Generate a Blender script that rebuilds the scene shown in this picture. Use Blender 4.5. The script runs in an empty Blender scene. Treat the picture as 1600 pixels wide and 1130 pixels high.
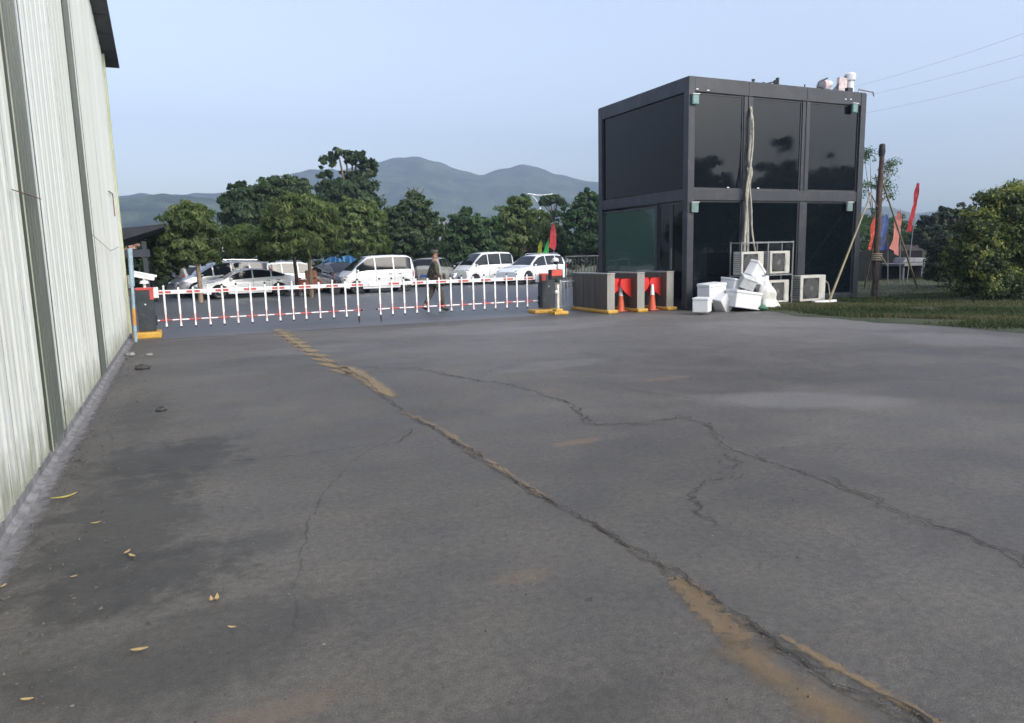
import bpy, math, random
import numpy as np
from mathutils import Vector, Matrix
R_ = math.radians
S = bpy.context.scene
C = S.collection

# ------------------------------------------------------------------ camera
FPX = 1130.0; CH = 1.65; YAW, PIT, ROL = 24.3, 8.5, 1.3
def _cam():
    y, p, r = R_(YAW), R_(PIT), R_(ROL)
    r0 = np.array([math.cos(y), -math.sin(y), 0.]); d = np.array([math.sin(y)*math.cos(p), math.cos(y)*math.cos(p), -math.sin(p)])
    u0 = np.cross(r0, d)
    return math.cos(r)*r0 - math.sin(r)*u0, math.cos(r)*u0 + math.sin(r)*r0, d
CR, CU, CD = _cam(); CC = np.array([0, 0, CH])
cd = bpy.data.cameras.new("camera"); cam = bpy.data.objects.new("camera", cd); C.objects.link(cam)
cd.sensor_width = 36; cd.lens = 36*FPX/1600; cd.clip_start = .1; cd.clip_end = 8000
m = Matrix.Identity(4)
for i in range(3):
    m[i][0] = CR[i]; m[i][1] = CU[i]; m[i][2] = -CD[i]; m[i][3] = CC[i]
cam.matrix_world = m; S.camera = cam
# the photo is softest in the near foreground and at the far right
cd.dof.use_dof = False

# ------------------------------------------------------------------ world, sun, exposure
SUN_EL, SUN_AZ = 31, 156      # azimuth clockwise from +Y
w = bpy.data.worlds.new("World"); S.world = w; w.use_nodes = True
nt = w.node_tree; bg = nt.nodes['Background']
sky = nt.nodes.new('ShaderNodeTexSky'); sky.sky_type = 'NISHITA'; sky.sun_disc = False
sky.sun_elevation = R_(SUN_EL); sky.sun_rotation = R_(SUN_AZ); sky.altitude = 0
sky.air_density = 1.0; sky.dust_density = 3.0; sky.ozone_density = 1.5
hs = nt.nodes.new('ShaderNodeHueSaturation'); hs.inputs['Saturation'].default_value = .64; hs.inputs['Hue'].default_value = .512
nt.links.new(sky.outputs[0], hs.inputs['Color']); nt.links.new(hs.outputs[0], bg.inputs[0]); bg.inputs[1].default_value = 0.15
sl = bpy.data.lights.new("sun", 'SUN'); sl.energy = 1.0; sl.angle = R_(35); sl.color = (1, .95, .88)
so = bpy.data.objects.new("sun", sl); C.objects.link(so)
e, a = R_(SUN_EL), R_(SUN_AZ)
so.rotation_euler = Vector((math.sin(a)*math.cos(e), math.cos(a)*math.cos(e), math.sin(e))).to_track_quat('Z', 'Y').to_euler()
so.location = (0, 0, 30)
S.view_settings.view_transform = 'Standard'; S.view_settings.look = 'None'
S.view_settings.exposure = 1.27; S.view_settings.gamma = 1
S.render.filter_size = 2.1

# ------------------------------------------------------------------ picture geometry -> world
def ray(u, v): return CR*(u-800)/FPX + CU*(565-v)/FPX + CD
def gnd(u, v, z=0.):
    d = ray(u, v); return CC + d*((z-CH)/d[2])
def aty(u, v, Y):
    d = ray(u, v); return CC + d*(Y/d[1])
def atx(u, v, X):
    d = ray(u, v); return CC + d*(X/d[0])
K = 1.0645
rng = np.random.default_rng(7); random.seed(7)

# ------------------------------------------------------------------ materials
def N(nt, t, **k):
    n = nt.nodes.new('ShaderNode'+t)
    for a_, b_ in k.items(): setattr(n, a_, b_)
    return n
def newmat(name):
    m = bpy.data.materials.new(name); m.use_nodes = True
    return m, m.node_tree, m.node_tree.nodes['Principled BSDF']
def ramp(nt, src, stops, interp='LINEAR'):
    r = N(nt, 'ValToRGB'); r.color_ramp.interpolation = interp
    el = r.color_ramp.elements
    while len(el) < len(stops): el.new(.5)
    for e_, (p, c) in zip(el, stops):
        e_.position = p; e_.color = (c, c, c, 1) if isinstance(c, (int, float)) else (*c, 1)
    nt.links.new(src, r.inputs[0]); return r.outputs[0]
def noise(nt, scale, detail=4, rough=.55, vec=None, stretch=None, coord='Object', loc=(0, 0, 0), dist=0):
    n = N(nt, 'TexNoise'); n.inputs['Scale'].default_value = scale; n.inputs['Detail'].default_value = detail
    n.inputs['Roughness'].default_value = rough; n.inputs['Distortion'].default_value = dist
    if vec is None:
        vec = N(nt, 'TexCoord').outputs[coord]
    mp = N(nt, 'Mapping'); nt.links.new(vec, mp.inputs[0]); mp.inputs['Location'].default_value = loc
    if stretch: mp.inputs['Scale'].default_value = stretch
    nt.links.new(mp.outputs[0], n.inputs[0]); return n.outputs[0]
def math_(nt, op, a_, b_=None, clamp=False):
    n = N(nt, 'Math', operation=op); n.use_clamp = clamp
    for i, x in enumerate((a_, b_)):
        if x is None: continue
        if isinstance(x, (int, float)): n.inputs[i].default_value = x
        else: nt.links.new(x, n.inputs[i])
    return n.outputs[0]
def mixc(nt, f, a_, b_, blend='MIX'):
    n = N(nt, 'Mix', data_type='RGBA', blend_type=blend)
    for i, x in ((0, f), (6, a_), (7, b_)):
        if isinstance(x, (int, float)): n.inputs[i].default_value = x
        elif isinstance(x, tuple): n.inputs[i].default_value = (*x, 1)
        else: nt.links.new(x, n.inputs[i])
    return n.outputs[2]
def bump(nt, b, h, strength=.3, dist=.01):
    n = N(nt, 'Bump'); n.inputs['Strength'].default_value = strength; n.inputs['Distance'].default_value = dist
    nt.links.new(h, n.inputs['Height']); nt.links.new(n.outputs[0], b.inputs['Normal'])
MATS = {}
def pm(name, col, rough=.5, metal=0., var=.12, nscale=3., coat=0., dirt=None, bmp=0., spec=.5, stretch=None, dirtamt=.5):
    """painted / plain surface with tonal variation and optional dirt"""
    if name in MATS: return MATS[name]
    m, nt, b = newmat(name)
    c2 = tuple(max(0, x*(1-var*1.6)) for x in col); c1 = tuple(min(1, x*(1+var)) for x in col)
    n = noise(nt, nscale, 5, .6, stretch=stretch)
    c = ramp(nt, n, [(.3, c2), (.7, c1)])
    if dirt:
        n2 = noise(nt, nscale*2.3, 6, .7, loc=(5, 3, 1), stretch=stretch)
        c = mixc(nt, ramp(nt, n2, [(.5, 0.), (.72, dirtamt)]), c, dirt)
    nt.links.new(c, b.inputs['Base Color'])
    b.inputs['Metallic'].default_value = metal; b.inputs['Specular IOR Level'].default_value = spec
    nt.links.new(ramp(nt, n, [(.3, min(1, rough*1.15)), (.7, rough*.85)]), b.inputs['Roughness'])
    b.inputs['Coat Weight'].default_value = coat; b.inputs['Coat Roughness'].default_value = .06
    if bmp: bump(nt, b, noise(nt, nscale*12, 4, .6), bmp, .005)
    MATS[name] = m; return m

def mat_asphalt():
    m, nt, b = newmat('yard_asphalt')
    big = noise(nt, .35, 5, .55); mid = noise(nt, 1.6, 6, .62, loc=(3, 9, 0)); fine = noise(nt, 22, 5, .75); grit = noise(nt, 130, 2, .6)
    streak = noise(nt, 1.1, 5, .6, stretch=(.35, 1.6, 1), loc=(1, 2, 0))
    c = ramp(nt, big, [(.36, (.076, .070, .062)), (.5, (.092, .084, .074)), (.64, (.109, .100, .087))])
    c = mixc(nt, .75, c, ramp(nt, mid, [(.34, (.80, .80, .81)), (.5, (.98, .98, .98)), (.66, (1.14, 1.13, 1.11))]), 'MULTIPLY')
    c = mixc(nt, .7, c, ramp(nt, streak, [(.3, .86), (.6, 1.03), (.8, 1.1)]), 'MULTIPLY')
    c = mixc(nt, .8, c, ramp(nt, fine, [(.36, .70), (.5, 1.), (.64, 1.25)]), 'MULTIPLY')
    c = mixc(nt, .9, c, ramp(nt, grit, [(.3, .70), (.5, 1.), (.72, 1.5)]), 'MULTIPLY')
    co = N(nt, 'TexCoord').outputs['Object']
    def ell(cx, cy, sx, sy, rot, soft=(.55, .95), ns=4.5, amt=1.3):
        mp = N(nt, 'Mapping', vector_type='TEXTURE'); nt.links.new(co, mp.inputs[0])
        mp.inputs['Location'].default_value = (cx, cy, 0); mp.inputs['Rotation'].default_value = (0, 0, R_(rot)); mp.inputs['Scale'].default_value = (sx, sy, 1)
        l = N(nt, 'VectorMath', operation='LENGTH'); nt.links.new(mp.outputs[0], l.inputs[0])
        q = math_(nt, 'ADD', l.outputs['Value'], math_(nt, 'MULTIPLY', math_(nt, 'SUBTRACT', noise(nt, ns, 6, .7, loc=(cx, cy, 0)), .5), amt*2))
        return ramp(nt, q, [(soft[0], 1.), (soft[1], 0.)])
    # oily damp patches beside the warehouse footing
    for (cx, cy, sx, sy, rot, dk) in ((-.45, 5.2, .55, 1.5, -5, .55), (-.25, 6.6, .75, .75, 0, .6), (.05, 7.0, .5, .28, 25, .5), (-.35, 4.1, .7, .5, 20, .55), (-.5, 9.0, .4, 1.6, 0, .35),
                                      (.3, 4.3, .35, .22, 30, .35), (1.7, 12.5, 1.3, .6, 0, .25), (4.2, 1.75, .5, .3, 0, .55), (3.6, 13.2, 1.6, .7, 5, .28), (8.5, 6.4, 2.5, .8, -20, .2), (-.1, 3.2, .9, .45, 10, .35), (.9, 2.0, .8, .3, 10, .25)):
        c = mixc(nt, math_(nt, 'MULTIPLY', ell(cx, cy, sx, sy, rot), min(1, dk*1.12)), c, (.028, .027, .025))
    # pale worn screed patches; the broad far ones also paint in distance brightness
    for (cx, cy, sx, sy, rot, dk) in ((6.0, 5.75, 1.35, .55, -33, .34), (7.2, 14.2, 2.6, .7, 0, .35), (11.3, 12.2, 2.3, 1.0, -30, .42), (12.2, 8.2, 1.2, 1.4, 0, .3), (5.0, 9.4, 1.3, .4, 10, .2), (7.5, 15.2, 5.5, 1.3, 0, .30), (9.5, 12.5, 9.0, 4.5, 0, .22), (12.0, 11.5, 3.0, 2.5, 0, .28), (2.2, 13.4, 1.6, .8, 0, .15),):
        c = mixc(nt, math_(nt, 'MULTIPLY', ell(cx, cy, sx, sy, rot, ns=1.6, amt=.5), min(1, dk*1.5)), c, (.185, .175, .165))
    # rusty brown dust spots
    for (cx, cy, sx, sy, dk) in ((3.07, 5.4, .30, .10, .6), (1.5, 3.2, .2, .1, .3), (5.6, 7.6, .5, .15, .4), (3.9, 7.6, .3, .2, .3), (.2, 2.6, .3, .12, .35)):
        c = mixc(nt, math_(nt, 'MULTIPLY', ell(cx, cy, sx, sy, 0, ns=6, amt=.8), dk), c, (.17, .115, .075))
    # gravel-sized grit and hairline crazing of the old surface
    v2 = N(nt, 'TexVoronoi'); v2.inputs['Scale'].default_value = 26; nt.links.new(co, v2.inputs[0])
    gsel = ramp(nt, noise(nt, 5, 3, .6, loc=(7, 7, 0)), [(.5, 0.), (.65, 1.)])
    c = mixc(nt, math_(nt, 'MULTIPLY', math_(nt, 'MULTIPLY', ramp(nt, v2.outputs['Distance'], [(.10, 1.), (.22, 0.)]), gsel), .5), c, (.19, .18, .165))
    v3 = N(nt, 'TexVoronoi', feature='DISTANCE_TO_EDGE'); v3.inputs['Scale'].default_value = 1.1
    dv = N(nt, 'VectorMath', operation='ADD'); nt.links.new(co, dv.inputs[0])
    dn = N(nt, 'TexNoise'); dn.inputs['Scale'].default_value = 2.5; dn.inputs['Detail'].default_value = 5; nt.links.new(co, dn.inputs[0])
    dm = N(nt, 'VectorMath', operation='SCALE'); nt.links.new(dn.outputs['Color'], dm.inputs[0]); dm.inputs['Scale'].default_value = .8
    nt.links.new(dm.outputs[0], dv.inputs[1]); nt.links.new(dv.outputs[0], v3.inputs[0])
    hsel = ramp(nt, noise(nt, .6, 3, .6, loc=(4, 1, 0)), [(.5, 0.), (.62, 1.)])
    c = mixc(nt, math_(nt, 'MULTIPLY', math_(nt, 'MULTIPLY', ramp(nt, v3.outputs['Distance'], [(.0, 1.), (.012, 0.)]), hsel), .35), c, (.03, .03, .03))
    # long curved tyre scuffs
    wv = N(nt, 'TexWave', wave_type='RINGS', rings_direction='Z'); wv.inputs['Scale'].default_value = .10; wv.inputs['Distortion'].default_value = 1.0; wv.inputs['Detail'].default_value = 2
    mpw = N(nt, 'Mapping'); mpw.inputs['Location'].default_value = (9, 6, 0); nt.links.new(co, mpw.inputs[0]); nt.links.new(mpw.outputs[0], wv.inputs[0])
    c = mixc(nt, math_(nt, 'MULTIPLY', math_(nt, 'MULTIPLY', ramp(nt, wv.outputs['Fac'], [(.9, 0.), (.97, 1.)]), ramp(nt, noise(nt, 1.2, 4, .7, loc=(2, 8, 0)), [(.42, 0.), (.6, 1.)])), .22), c, (.045, .045, .046))
    # scattered pale flecks
    v = N(nt, 'TexVoronoi'); v.inputs['Scale'].default_value = 3.1; nt.links.new(co, v.inputs[0])
    fl = math_(nt, 'MULTIPLY', ramp(nt, v.outputs['Distance'], [(.012, 1.), (.03, 0.)]), .6)
    c = mixc(nt, fl, c, (.36, .34, .31))
    nt.links.new(c, b.inputs['Base Color'])
    nt.links.new(ramp(nt, mid, [(.3, .55), (.7, .8)]), b.inputs['Roughness']); b.inputs['Specular IOR Level'].default_value = .5
    h = math_(nt, 'ADD', math_(nt, 'MULTIPLY', fine, .7), math_(nt, 'MULTIPLY', grit, .4))
    h = math_(nt, 'ADD', h, math_(nt, 'MULTIPLY', mid, 1.6))
    bump(nt, b, h, .45, .012)
    return m
def mat_road():
    m, nt, b = newmat('road_asphalt')
    c = ramp(nt, noise(nt, .5, 6, .6, stretch=(.3, 1.3, 1)), [(.3, (.075, .076, .081)), (.7, (.105, .105, .108))])
    c = mixc(nt, .8, c, ramp(nt, noise(nt, 30, 4, .7), [(.3, .85), (.7, 1.15)]), 'MULTIPLY')
    nt.links.new(c, b.inputs['Base Color']); b.inputs['Roughness'].default_value = .5; b.inputs['Specular IOR Level'].default_value = .6
    bump(nt, b, noise(nt, 60, 4, .7), .3, .008); return m
def mat_land():
    m, nt, b = newmat('land')
    c = ramp(nt, noise(nt, .05, 6, .6), [(.3, (.045, .06, .03)), (.5, (.09, .095, .05)), (.7, (.12, .11, .08))])
    nt.links.new(c, b.inputs['Base Color']); b.inputs['Roughness'].default_value = .95; return m
def mat_verge():
    m, nt, b = newmat('verge_soil')
    n = noise(nt, 1.3, 6, .65)
    c = ramp(nt, n, [(.3, (.024, .036, .014)), (.5, (.038, .050, .02)), (.62, (.07, .062, .032)), (.75, (.12, .075, .05))])
    nt.links.new(c, b.inputs['Base Color']); b.inputs['Roughness'].default_value = .95
    bump(nt, b, noise(nt, 15, 5, .7), .6, .03); return m
def mat_hill():
    m, nt, b = newmat('wooded_hill')
    c = ramp(nt, noise(nt, .02, 8, .7), [(.38, (.012, .022, .012)), (.5, (.04, .06, .028)), (.62, (.10, .12, .06))])
    nt.links.new(c, b.inputs['Base Color']); b.inputs['Roughness'].default_value = 1; b.inputs['Specular IOR Level'].default_value = .1
    bump(nt, b, noise(nt, .05, 6, .7), 1, 12); return m
def mat_leaf(name, dark, midc, light, trans=.35, pos=(.1, .5, .9), rough=.55):
    m, nt, b = newmat(name)
    at = N(nt, 'Attribute', attribute_name='tint')
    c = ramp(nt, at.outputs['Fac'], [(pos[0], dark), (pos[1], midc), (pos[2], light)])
    nt.links.new(c, b.inputs['Base Color']); b.inputs['Roughness'].default_value = rough; b.inputs['Specular IOR Level'].default_value = .3
    t = N(nt, 'BsdfTranslucent'); nt.links.new(mixc(nt, 1., c, (1.0, 1.15, .6), 'MULTIPLY'), t.inputs[0])
    mx = N(nt, 'MixShader'); mx.inputs[0].default_value = trans
    nt.links.new(b.outputs[0], mx.inputs[1]); nt.links.new(t.outputs[0], mx.inputs[2])
    nt.links.new(mx.outputs[0], nt.nodes['Material Output'].inputs[0]); return m
def mat_glass(name, tint=(.92, .98, .96), green_lift=.085, ior=1.5):
    m, nt, b = newmat(name)
    tr = N(nt, 'BsdfTransparent'); tr.inputs[0].default_value = (*tint, 1)
    gl = N(nt, 'BsdfGlossy'); gl.inputs['Roughness'].default_value = .03; gl.inputs[0].default_value = (.9, .9, .9, 1)
    fr = N(nt, 'Fresnel'); fr.inputs[0].default_value = ior
    mx = N(nt, 'MixShader'); nt.links.new(fr.outputs[0], mx.inputs[0]); nt.links.new(tr.outputs[0], mx.inputs[1]); nt.links.new(gl.outputs[0], mx.inputs[2])
    df = N(nt, 'BsdfDiffuse'); df.inputs[0].default_value = (.32, .55, .46, 1)  # green diffuse share painted in to brighten the pane like a reflection
    m2 = N(nt, 'MixShader'); m2.inputs[0].default_value = green_lift; nt.links.new(mx.outputs[0], m2.inputs[1]); nt.links.new(df.outputs[0], m2.inputs[2])
    nt.links.new(m2.outputs[0], nt.nodes['Material Output'].inputs[0]); return m
def mat_darkglass(name, col=(.006, .008, .011), ior=1.47, rough=.02, wav=.0):
    m, nt, b = newmat(name); b.inputs['Base Color'].default_value = (*col, 1); b.inputs['IOR'].default_value = ior
    nt.links.new(ramp(nt, noise(nt, 3, 4, .6), [(.35, rough), (.75, rough+.05)]), b.inputs['Roughness'])
    bump(nt, b, noise(nt, .9, 2, .5), .02, .01); return m
def mat_wall():
    m, nt, b = newmat('corrugated_cream_steel')
    co = N(nt, 'TexCoord').outputs['Object']
    sx = N(nt, 'SeparateXYZ'); nt.links.new(co, sx.inputs[0])
    c = ramp(nt, noise(nt, .5, 5, .6, stretch=(1, 1, .3)), [(.3, (.76, .77, .67)), (.55, (.84, .85, .77)), (.75, (.89, .89, .83))])
    # each rolled sheet weathered its own way
    sh = N(nt, 'TexNoise'); sh.inputs['Scale'].default_value = 1.25; sh.noise_dimensions = '1D'
    nt.links.new(sx.outputs[1], sh.inputs['W']); c = mixc(nt, .6, c, ramp(nt, sh.outputs[0], [(.35, .94), (.6, 1.06)]), 'MULTIPLY')
    streak = noise(nt, 7, 6, .7, stretch=(1, 1, .05), loc=(0, 3, 0))
    c = mixc(nt, ramp(nt, streak, [(.57, 0.), (.74, .18)]), c, (.38, .38, .30))
    thin = noise(nt, 26, 3, .6, stretch=(1, 1, .03))
    low = ramp(nt, math_(nt, 'MULTIPLY', sx.outputs[2], .16), [(.0, 1.), (.55, .12)])
    c = mixc(nt, math_(nt, 'MULTIPLY', ramp(nt, thin, [(.62, 0.), (.70, .75)]), low), c, (.16, .13, .10))
    alg = math_(nt, 'ADD', math_(nt, 'MULTIPLY', sx.outputs[2], -1.7), math_(nt, 'MULTIPLY', noise(nt, 5, 5, .7, stretch=(1, 1, .4)), 2.1))
    c = mixc(nt, ramp(nt, alg, [(.15, 0.), (.95, .75)]), c, (.22, .23, .13))
    fy_ = math_(nt, 'FRACT', math_(nt, 'MULTIPLY', math_(nt, 'ADD', sx.outputs[1], 6.13), 1/.84))
    lap = math_(nt, 'MULTIPLY', ramp(nt, fy_, [(.012, 1.), (.03, 0.)]), ramp(nt, noise(nt, 3, 5, .7, stretch=(1, 1, .35), loc=(1, 9, 2)), [(.42, .15), (.58, .8)]))
    c = mixc(nt, lap, c, (.13, .12, .09))
    rsp = noise(nt, 9, 6, .75, stretch=(1, 1, .22), loc=(3, 3, 7))
    c = mixc(nt, math_(nt, 'MULTIPLY', ramp(nt, rsp, [(.64, 0.), (.70, .8)]), low), c, (.20, .12, .07))
    nt.links.new(c, b.inputs['Base Color']); b.inputs['Roughness'].default_value = .7; b.inputs['Specular IOR Level'].default_value = .3
    bump(nt, b, noise(nt, 3, 4, .6), .25, .01); return m
def mat_alpha(name, col1, col2, ns, th, stretch=None, use_edge=True, rough=.85, extra=None):
    """thin decal on the ground: UV.x runs across (0..1), alpha breaks up with noise"""
    m, nt, b = newmat(name)
    uv = N(nt, 'TexCoord').outputs['UV']; sx = N(nt, 'SeparateXYZ'); nt.links.new(uv, sx.inputs[0])
    n = noise(nt, ns, 6, .7, stretch=stretch)
    edge = math_(nt, 'SUBTRACT', 1., math_(nt, 'ABSOLUTE', math_(nt, 'SUBTRACT', math_(nt, 'MULTIPLY', sx.outputs[0], 2.), 1.)))
    f = math_(nt, 'ADD', n, math_(nt, 'MULTIPLY', edge, .55)) if use_edge else n
    if extra: f = extra(nt, f, sx)
    al = ramp(nt, math_(nt, 'MULTIPLY', f, .5), [(th[0]*.5, 0.), (th[1]*.5, 1.)])
    nt.links.new(mixc(nt, ramp(nt, noise(nt, ns*2, 4, .6), [(.35, 0.), (.65, 1.)]), col1, col2), b.inputs['Base Color'])
    b.inputs['Roughness'].default_value = rough
    nt.links.new(math_(nt, 'MULTIPLY', al, th[2]), b.inputs['Alpha']); return m

# ------------------------------------------------------------------ mesh builder
class MB:
    def __init__(s): s.v = []; s.f = []; s.uv = None
    def add(s, vs, fs):
        o = len(s.v); s.v += [tuple(map(float, p)) for p in vs]; s.f += [tuple(i+o for i in f) for f in fs]; return s
    def box(s, c, d, rz=0, rx=0, ry=0):
        M = Matrix.Translation(Vector(c)) @ Matrix.Rotation(rz, 4, 'Z') @ Matrix.Rotation(ry, 4, 'Y') @ Matrix.Rotation(rx, 4, 'X')
        h = [x/2 for x in d]
        vs = [M @ Vector((sx*h[0], sy*h[1], sz*h[2])) for sz in (-1, 1) for sx, sy in ((-1, -1), (1, -1), (1, 1), (-1, 1))]
        return s.add(vs, [(3, 2, 1, 0), (4, 5, 6, 7), (0, 1, 5, 4), (1, 2, 6, 5), (2, 3, 7, 6), (3, 0, 4, 7)])
    def mm(s, a_, b_): return s.box([(x+y)/2 for x, y in zip(a_, b_)], [abs(y-x) for x, y in zip(a_, b_)])
    def tube(s, pts, r, n=8, cap=True):
        pts = [Vector(map(float, p)) for p in pts]; k = len(pts)
        rs = r if isinstance(r, (list, tuple)) else [r]*k
        vs = []; up = None
        for i, p in enumerate(pts):
            t = (pts[min(i+1, k-1)] - pts[max(i-1, 0)]).normalized()
            if up is None: up = t.orthogonal().normalized()
            else: up = (up - t*up.dot(t)).normalized()
            q = t.cross(up)
            for j in range(n):
                a_ = 2*math.pi*j/n; vs.append(p + (up*math.cos(a_) + q*math.sin(a_))*rs[i])
        fs = [(i*n+j, i*n+(j+1) % n, (i+1)*n+(j+1) % n, (i+1)*n+j) for i in range(k-1) for j in range(n)]
        if cap: fs += [tuple(range(n))[::-1], tuple(range((k-1)*n, k*n))]
        return s.add(vs, fs)
    def lathe(s, prof, c=(0, 0, 0), n=20, axis='Z'):
        vs = []
        for r, z in prof:
            for j in range(n):
                a_ = 2*math.pi*j/n; x, y = r*math.cos(a_), r*math.sin(a_)
                p = (x, y, z) if axis == 'Z' else ((x, z, y) if axis == 'Y' else (z, x, y))
                vs.append((p[0]+c[0], p[1]+c[1], p[2]+c[2]))
        k = len(prof)
        fs = [(i*n+j, i*n+(j+1) % n, (i+1)*n+(j+1) % n, (i+1)*n+j) for i in range(k-1) for j in range(n)]
        fs += [tuple(range(n))[::-1], tuple(range((k-1)*n, k*n))]
        return s.add(vs, fs)
    def prism(s, poly, off):
        """poly: 3-D points, extruded by vector off"""
        n = len(poly); off = Vector(off); p = [Vector(map(float, q)) for q in poly]
        return s.add(p + [q+off for q in p], [tuple(range(n))[::-1], tuple(range(n, 2*n))] + [(i, (i+1) % n, n+(i+1) % n, n+i) for i in range(n)])
    def grid(s, P):
        """P: rows of points"""
        h, w_ = len(P), len(P[0])
        return s.add([p for r in P for p in r], [(i*w_+j, i*w_+j+1, (i+1)*w_+j+1, (i+1)*w_+j) for i in range(h-1) for j in range(w_-1)])
    def sphere(s, c, r, n=12, sq=(1, 1, 1)):
        P = []
        for i in range(n//2+1):
            t = math.pi*i/(n//2)
            P.append([(c[0]+r*sq[0]*math.sin(t)*math.cos(2*math.pi*j/n), c[1]+r*sq[1]*math.sin(t)*math.sin(2*math.pi*j/n), c[2]+r*sq[2]*math.cos(t)) for j in range(n+1)])
        return s.grid(P)
    def build(s, name, mat, parent=None, world=False, bevel=0, smooth=None, base=None, solid=0, seg=2):
        me = bpy.data.meshes.new(name); v = s.v
        off = None
        if parent is not None and world: off = wloc(parent)
        elif parent is None and base is not None: off = Vector(base)
        if off is not None: v = [(a_-off[0], b_-off[1], c_-off[2]) for a_, b_, c_ in v]
        me.from_pydata(v, [], s.f); me.materials.append(mat)
        if s.uv is not None:
            ul = me.uv_layers.new(name='uv')
            for i, l in enumerate(me.loops): ul.data[i].uv = s.uv[l.vertex_index]
        if smooth is not None:
            me.polygons.foreach_set('use_smooth', [True]*len(me.polygons)); me.set_sharp_from_angle(angle=R_(smooth))
        me.update(); o = bpy.data.objects.new(name, me); C.objects.link(o)
        if parent is not None: o.parent = parent
        elif off is not None: o.location = off
        if solid:
            md = o.modifiers.new('thick', 'SOLIDIFY'); md.thickness = solid; md.offset = -1
        if bevel:
            md = o.modifiers.new('bevel', 'BEVEL'); md.width = bevel; md.segments = seg; md.limit_method = 'ANGLE'; md.angle_limit = R_(40)
        return o
def wloc(o):
    p = Vector((0, 0, 0))
    while o is not None: p = p + o.location; o = o.parent
    return p
def tag(o, label=None, cat=None, group=None, kind=None):
    if label: o['label'] = label
    if cat: o['category'] = cat
    if group: o['group'] = group
    if kind: o['kind'] = kind
    return o
def thing(name, label, cat, loc=(0, 0, 0), rz=0, group=None):
    o = bpy.data.objects.new(name, None); C.objects.link(o); o.location = tuple(map(float, loc)); o.rotation_euler = (0, 0, rz)
    o.empty_display_size = .2
    return tag(o, label, cat, group)
def copy_tree(o, parent=None):
    c = o.copy(); C.objects.link(c); c.parent = parent
    for ch in list(o.children): copy_tree(ch, c)
    return c

# shared materials
M_steel = pm('galvanised_steel', (.27, .28, .29), .4, .6, dirt=(.2, .15, .1))
M_black = pm('black_rubber', (.02, .02, .022), .7)
M_white = pm('white_paint', (.78, .79, .8), .4, var=.06, dirt=(.45, .42, .38), dirtamt=.35)
M_red = pm('red_reflective', (.50, .075, .065), .4, var=.1)
M_yel = pm('yellow_kerb_paint', (.60, .34, .05), .6, var=.15, nscale=6, dirt=(.22, .14, .07), bmp=.4)
M_cab = pm('dark_slate_paint', (.024, .033, .043), .6, var=.12, dirt=(.12, .11, .1), dirtamt=.35)
M_bark = pm('bark', (.16, .12, .085), .9, var=.3, nscale=8, bmp=.8, stretch=(1, 1, .3))
M_bark2 = pm('pale_bark', (.30, .22, .15), .9, var=.25, nscale=8, bmp=.8, stretch=(1, 1, .3))
M_conc = pm('old_mortar', (.235, .228, .228), .9, var=.3, nscale=5, dirt=(.07, .07, .065), bmp=.8, dirtamt=.8)

# ------------------------------------------------------------------ setting: land, yard, road
def sheet(name, x0, y0, x1, y1, z, mat, nx=1, ny=1):
    mb = MB(); mb.grid([[(x0+(x1-x0)*i/nx, y0+(y1-y0)*j/ny, z) for i in range(nx+1)] for j in range(ny+1)])
    return tag(mb.build(name, mat), kind='structure')
mb = MB(); n = 96
mb.add([(1690*math.cos(2*math.pi*i/n), 1690*math.sin(2*math.pi*i/n), -.06) for i in range(n)], [tuple(range(n))])
tag(mb.build('ground', mat_land()), kind='structure')
XV = 12.9*K                      # edge of the yard against the grass verge
YR = 16.05*K                     # joint between yard and road
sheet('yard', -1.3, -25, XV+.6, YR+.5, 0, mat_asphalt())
sheet('road', -60, YR, 90, 39.5, .004, mat_road())
# grass verge: irregular edge, raised a little above the yard
mb = MB(); P = []
ys = np.linspace(-6, 15.0*K, 90)
ed = XV + .22*np.sin(ys*.9) + .12*np.sin(ys*2.7+1) + .05*rng.standard_normal(90) + np.clip((ys-13.2)*.0, 0, 1)
rows = []
for k, y in enumerate(ys):
    e0 = ed[k] - (.9*max(0, y-14.2) if y > 14.2 else 0)*0
    row = []
    for j, t in enumerate((0, .25, .8, 2, 5, 10, 20, 45)):
        z = .004 if j == 0 else .025 + .006*math.sin(y*.8+t)
        row.append((e0+t, y, z))
    rows.append(row)
mb.grid(rows); tag(mb.build('grass_verge_ground', mat_verge(), smooth=60), kind='structure')
mb = MB(); mb.mm((18.0*K, 15.0*K, -.05), (90, 24*K, .055)); tag(mb.build('back_lawn_ground', mat_verge()), kind='structure')

# cracks and worn yellow line: thin sheets just above the yard
def ribbon(name, pts, width, z, mat, jit=.3, seg=.035, wob=.02, lo=None):
    P = [gnd(*p)[:2] for p in pts]; out = []
    for a_, b_ in zip(P[:-1], P[1:]):
        L = np.linalg.norm(b_-a_); k = max(1, int(L/seg))
        for i in range(k): out.append(a_+(b_-a_)*i/k)
    out.append(P[-1]); out = np.array(out); n = len(out)
    def sm(k): return np.convolve(rng.standard_normal(n+40), np.ones(k)/math.sqrt(k), 'same')[20:20+n]
    t = np.gradient(out, axis=0); t /= np.linalg.norm(t, axis=1)[:, None]+1e-9; nn = np.stack([-t[:, 1], t[:, 0]], 1)
    out = out + nn*(sm(5)*wob+sm(2)*wob*.35)[:, None]
    wd = width*(1+jit*sm(4)); wd = np.clip(wd, width*.25, None)
    endf = np.minimum(1, np.minimum(np.arange(n), n-1-np.arange(n))/6.); wd = wd*np.clip(endf, .1, 1)
    mb = MB(); mb.grid([[(*(o-q*w_/2), z), (*(o+q*w_/2), z)] for o, q, w_ in zip(out, nn, wd)])
    mb.uv = [(j, i*seg) for i in range(n) for j in (0, 1)]
    return tag(mb.build(name, mat), kind='structure')
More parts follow.
